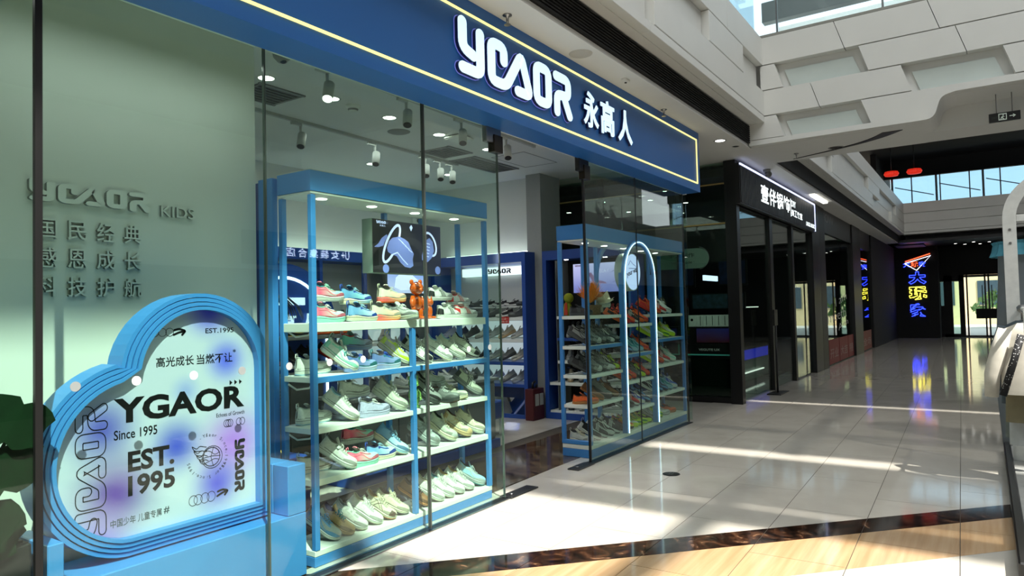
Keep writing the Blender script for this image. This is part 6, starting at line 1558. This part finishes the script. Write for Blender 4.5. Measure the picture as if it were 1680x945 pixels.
b.build('foliage', mat('street_green', (110,140,70), .7, var=.3), tr_); MB().cyl((46, -.6, -.01), (46, -.6, .7), .08, n=8).build('trunk', M['dark'], tr_)
# neon sign on a dark pier
struct('trim_pier', MB().box(33.05, 34.2, 1.55, 3.1, 0, 3.75), M['blackm'])
ne = thing('neon_sign', 'vertical neon sign with blue and yellow outlined characters on a dark pier', 'neon sign', (33.0, 2.3, .6))
MB().box(33.0, 33.045, 1.90, 2.68, .55, 3.40).build('backing_board', M['blackm'], ne)
nb, ny_, nr, nw = glow('neon_blue', (40,60,255), 3.2), glow('neon_yellow', (255,240,80), 2.0), glow('neon_red', (255,90,50), 2.0), glow('neon_white', (240,240,255), 1.8)
FX = lambda u, v, d: (d, 2.62-u, v)
def neon_char(ch, z, h, m_):
    vs, fs_ = text_verts(ch, .055); from collections import Counter
    E_ = Counter(); dirn = {}
    for f in fs_:
        for i in range(len(f)): k = tuple(sorted((f[i], f[(i+1) % len(f)]))); E_[k] += 1
    a = np.array(vs); x0, x1, y0, y1 = a[:, 0].min(), a[:, 0].max(), a[:, 1].min(), a[:, 1].max(); b = MB()
    for (i, j), n_ in E_.items():
        if n_ == 1:
            P = [(32.985, 2.60-(vs[q][0]-x0)/(x1-x0)*.62, z+(vs[q][1]-y0)/(y1-y0)*h) for q in (i, j)]
            b.tube(P, .016, 5)
    b.build('neon_character', m_, ne)
neon_char('大', 2.22, .50, nb); neon_char('玩', 1.58, .52, ny_); neon_char('家', .88, .54, nb)
b = MB(); b.tube([(32.985, 2.72, 3.08), (32.985, 1.78, 3.36), (32.985, 2.30, 2.78), (32.985, 2.72, 3.08)], .018, 5); b.build('neon_triangle', nw, ne)
b = MB(); b.tube([(32.985, 2.70, 3.16), (32.985, 1.80, 3.44)], .022, 5); b.build('neon_bar', nr, ne)
for ch, y, m_ in (('大', 2.78, nb), ('玩', 2.50, nr), ('家', 2.22, nb)): text_mb(ch, (32.975, y, 2.92), (0, -1, 0), (0, 0, 1), w=.26, h=.22, bold=.03).build('neon_small_character', m_, ne)
for i, (x, y) in enumerate(((27.5+5, .9), (32.2, .3), (32.6, -.2), (33.2, .6), (33.5, 0.1), (33.0, -1.0))): downlight(x, y, 3.75, .07, 'small lit spot on the dark ceiling before the far doors, %s of the group' % ords[i], ring=M['black'])
pf = thing('dark_ceiling_panel', 'dim violet panel under the far ceiling above the neon sign', 'panel', (31.6, 2.6, 3.6)); MB().box(31.2, 32.6, 1.9, 2.9, 3.70, 3.7495).build('panel', mat('violet_grey', (60,52,84), .6), pf)
ww = thing('small_notice_board', 'small dim notice board on the dark wall left of the far doors', 'notice', (34.15, 1.95, 1.0)); MB().box(34.17, 34.1999, 1.76, 2.1, .85, 1.5).build('board', M['dark'], ww); text_mb('推 拉', (34.169, 2.05, 1.2), (0, -1, 0), (0, 0, 1), w=.2, h=.08).build('board_words', mat('grey_word', (150,156,150)), ww)

# ---------------------------------------------------------------- clothes stall at right
pf_ = thing('stall_platform', 'low pale stall platform with a black front edge at the right picture edge', 'platform', (7.4, -.7, 0))
MB().bbox(4.6, 8.38, -1.6, -.145, .0005, .075, .004).build('deck', mat('grey_deck', (150,152,150), .6), pf_); MB().bbox(4.6, 8.42, -.1445, -.09, .0005, .10, .01).build('black_edge', M['black'], pf_)
rk = thing('clothes_rack', 'tall white arched clothes rack at the right edge of the hall', 'rack', (7.2, -.25, .075))
wm = mat('white_powder_coat', (226,228,226), .4)
for fx in (7.62,):
    ap = [(-.20, .0765), (-.20, 2.22)]+arc(-.56, 2.22, .36, 0, 90, 10)[1:]+arc(-1.06, 2.22, .36, 90, 180, 10)+[(-1.42, .0765)]
    MB().prism(ribbon(ap, .10, cap=False), lambda u, v, d: (d, u, v), fx, fx+.05).build('arch_frame', wm, rk)
    MB().bbox(fx+.005, fx+.045, -1.37, -.25, 2.19, 2.25, .004).build('cross_bar', wm, rk)
    MB().cyl((fx-.001, -.20, 2.12), (fx-.006, -.20, 2.12), .012, n=8).build('bolt', M['steel'], rk); MB().cyl((fx-.001, -.20, 2.00), (fx-.006, -.20, 2.00), .012, n=8).build('bolt', M['steel'], rk)
MB().cyl((6.55, -.25, 1.42), (7.62, -.25, 1.42), .018, n=10).build('hanging_rail', wm, rk)
MB().bbox(6.53, 6.57, -.27, -.23, .0765, 1.44, .003).build('rail_post', wm, rk)
CY = -.48
ct = thing('fitting_curtain', 'hanging grey curtain with a teal ruffled top behind the white rack', 'curtain', (8.75, -.48, .0))
N = 64; rows = []
for z, f in ((.02, 1.02), (.5, 1.10), (1.1, 1.06), (1.7, .96), (2.02, .93)):
    rows.append([(8.85+(.36*f+.022*math.cos(k*8*2*PI/N*1.0))*math.cos(2*PI*k/N), CY+(.36*f+.022*math.cos(k*8*2*PI/N))*math.sin(2*PI*k/N), z) for k in range(N)])
MB().grid(rows, 0, True, True).build('curtain_cloth', mat('grey_curtain', (120,128,134), .85, var=.06, scale=8), ct)
N2 = 120; rows = []
for z, f in ((1.94, .42), (1.99, .40), (2.06, .385), (2.09, .40)): rows.append([(8.85+(f+.014*math.cos(k*PI/2.5))*math.cos(2*PI*k/N2), CY+(f+.014*math.cos(k*PI/2.5))*math.sin(2*PI*k/N2), z) for k in range(N2)])
MB().grid(rows, 0, False, True).build('teal_ruffle', mat('teal_ruffle_cloth', (70,140,160), .8, var=.1, scale=20), ct)
MB().tube([(8.85+.34*math.cos(2*PI*k/32), CY+.34*math.sin(2*PI*k/32), 2.03) for k in range(32)], .01, 6, closed=True).build('hoop', M['steel'], ct)
def garment(x, colr, z0, z1, wid, label, trim=None, under=None, sleeve=True, lean=0.0):
    t = thing('hanging_garment', label, 'garment', (x, -.25, z1+.1)); yc = -.25
    # front and back shell with folds, seen face-on along the rail
    def shell(w0, w1, za, zb, th, n=26, m=8):
        rows = []
        for j in range(m+1):
            q = j/m; z = zb+(za-zb)*q; w = w0+(w1-w0)*q; row = []
            for k in range(n):
                a = 2*PI*k/n; fo = 1+.10*math.sin(k*2.6+x*9)*q
                row.append((x+th*math.sin(a)*fo, yc+w*math.cos(a)*(1+.03*math.sin(5*q+k)), z))
            rows.append(row)
        return rows
    b = MB(); b.grid([[(x+.02*math.sin(2*PI*k/26), yc+.05*math.cos(2*PI*k/26), z1+.05) for k in range(26)]]+shell(wid*.42, wid*.52, z0, z1, .045), 0, True, True); b.build('body', colr, t)
    if sleeve:
        for s in (1, -1):
            b = MB(); b.tube([(x, yc+s*wid*.36, z1+.0), (x-.01, yc+s*wid*.50, z1-.16), (x-.015, yc+s*(wid*.57+lean), z1-.36), (x-.01, yc+s*(wid*.60+lean), z1-.54)], [.055, .062, .058, .050], 10, flat=1.0); b.build('sleeve', colr, t)
    if trim:
        b = MB(); b.tube([(x-.085, yc+.03, z1-.04), (x-.10, yc+.09, z1-.26), (x-.10, yc+.165, z1-.52)], .026, 8, flat=.6); b.build('dotted_trim', trim, t)
    b = MB(); b.tube([(x, yc, z1+.05), (x, yc, 1.38), (x, yc+.026, 1.40), (x, yc+.030, 1.43), (x, yc+.012, 1.448), (x, yc-.012, 1.447), (x, yc-.026, 1.43)], .0035, 6); b.tube([(x, yc-wid*.38, z1-.01), (x, yc, z1+.06), (x, yc+wid*.38, z1-.01)], .006, 6); b.build('hanger', M['steel'], t)
trim = mat('black_white_dots', (24,24,28), .7, var=0)
n = trim.node_tree.nodes; l = trim.node_tree.links; vo = n.new('ShaderNodeTexVoronoi'); vo.inputs['Scale'].default_value = 60; tc = n.new('ShaderNodeTexCoord'); l.new(tc.outputs['Object'], vo.inputs['Vector']); cr = n.new('ShaderNodeValToRGB'); cr.color_ramp.elements[0].position = .2; cr.color_ramp.elements[0].color = (.5, .5, .5, 1); cr.color_ramp.elements[1].position = .28; cr.color_ramp.elements[1].color = (.008, .008, .01, 1); l.new(vo.outputs['Distance'], cr.inputs[0]); l.new(cr.outputs[0], n['Principled BSDF'].inputs['Base Color'])
garment(7.48, mat('grey_green_cloth', (118,126,122), .85), .30, 1.26, .30, 'long grey green garment deepest on the white rack', sleeve=False)
garment(7.25, mat('slate_cloth', (74,86,94), .85), .62, 1.27, .34, 'slate grey garment behind the dotted trim coat')
garment(7.36, mat('dark_brown_cloth', (44,38,34), .85), .50, 1.22, .26, 'dark brown garment beside the slate one', sleeve=False)
garment(6.85, mat('ivory_cloth', (206,202,190), .85), .74, 1.26, .35, 'ivory coat with black dotted trim on the white rack', trim=trim, lean=.03)
garment(7.0, mat('khaki_cloth', (134,126,100), .85), .50, 1.24, .30, 'khaki garment just behind the ivory coat', sleeve=False)
garment(7.1, mat('pale_grey_cloth', (190,194,194), .85), .30, 1.24, .26, 'pale grey long garment behind the khaki one', sleeve=False)

# ---------------------------------------------------------------- across the hall (seen only in reflections)
op = thing('shop_sign', 'white lit shop name across the hall, seen mirrored in the window glass', 'sign', (10.4, -6.0, 2.7))
MB().box(8.6, 12.4, -5.99, -5.9, 2.6, 3.3).build('sign_board', M['black'], op)
for i, ch in enumerate(('U+', '女', '装', '集', '合', '店')): text_mb(ch, (11.42-i*.31, -5.895, 2.80), (-1, 0, 0), (0, 0, 1), w=.24, h=.20, bold=.01).build('lit_character', glow('opposite_letters', (206,220,255), 12.0), op)
text_mb('R', (17.8, -5.895, 2.95), (-1, 0, 0), (0, 0, 1), w=.28, h=.36, bold=.02).build('lit_letter', glow('opposite_letters', (206,220,255), 12.0), op)
MB().box(-6, 36, -5.98, -5.94, 0, 2.5).build('dark_glass_front', mat('dark_front_glass', (26,28,28), .15), op) if False else struct('wall_opposite_front', MB().box(-6, 34, -5.99, -5.93, .001, 2.5), mat('dark_front_glass', (26,28,28), .15))
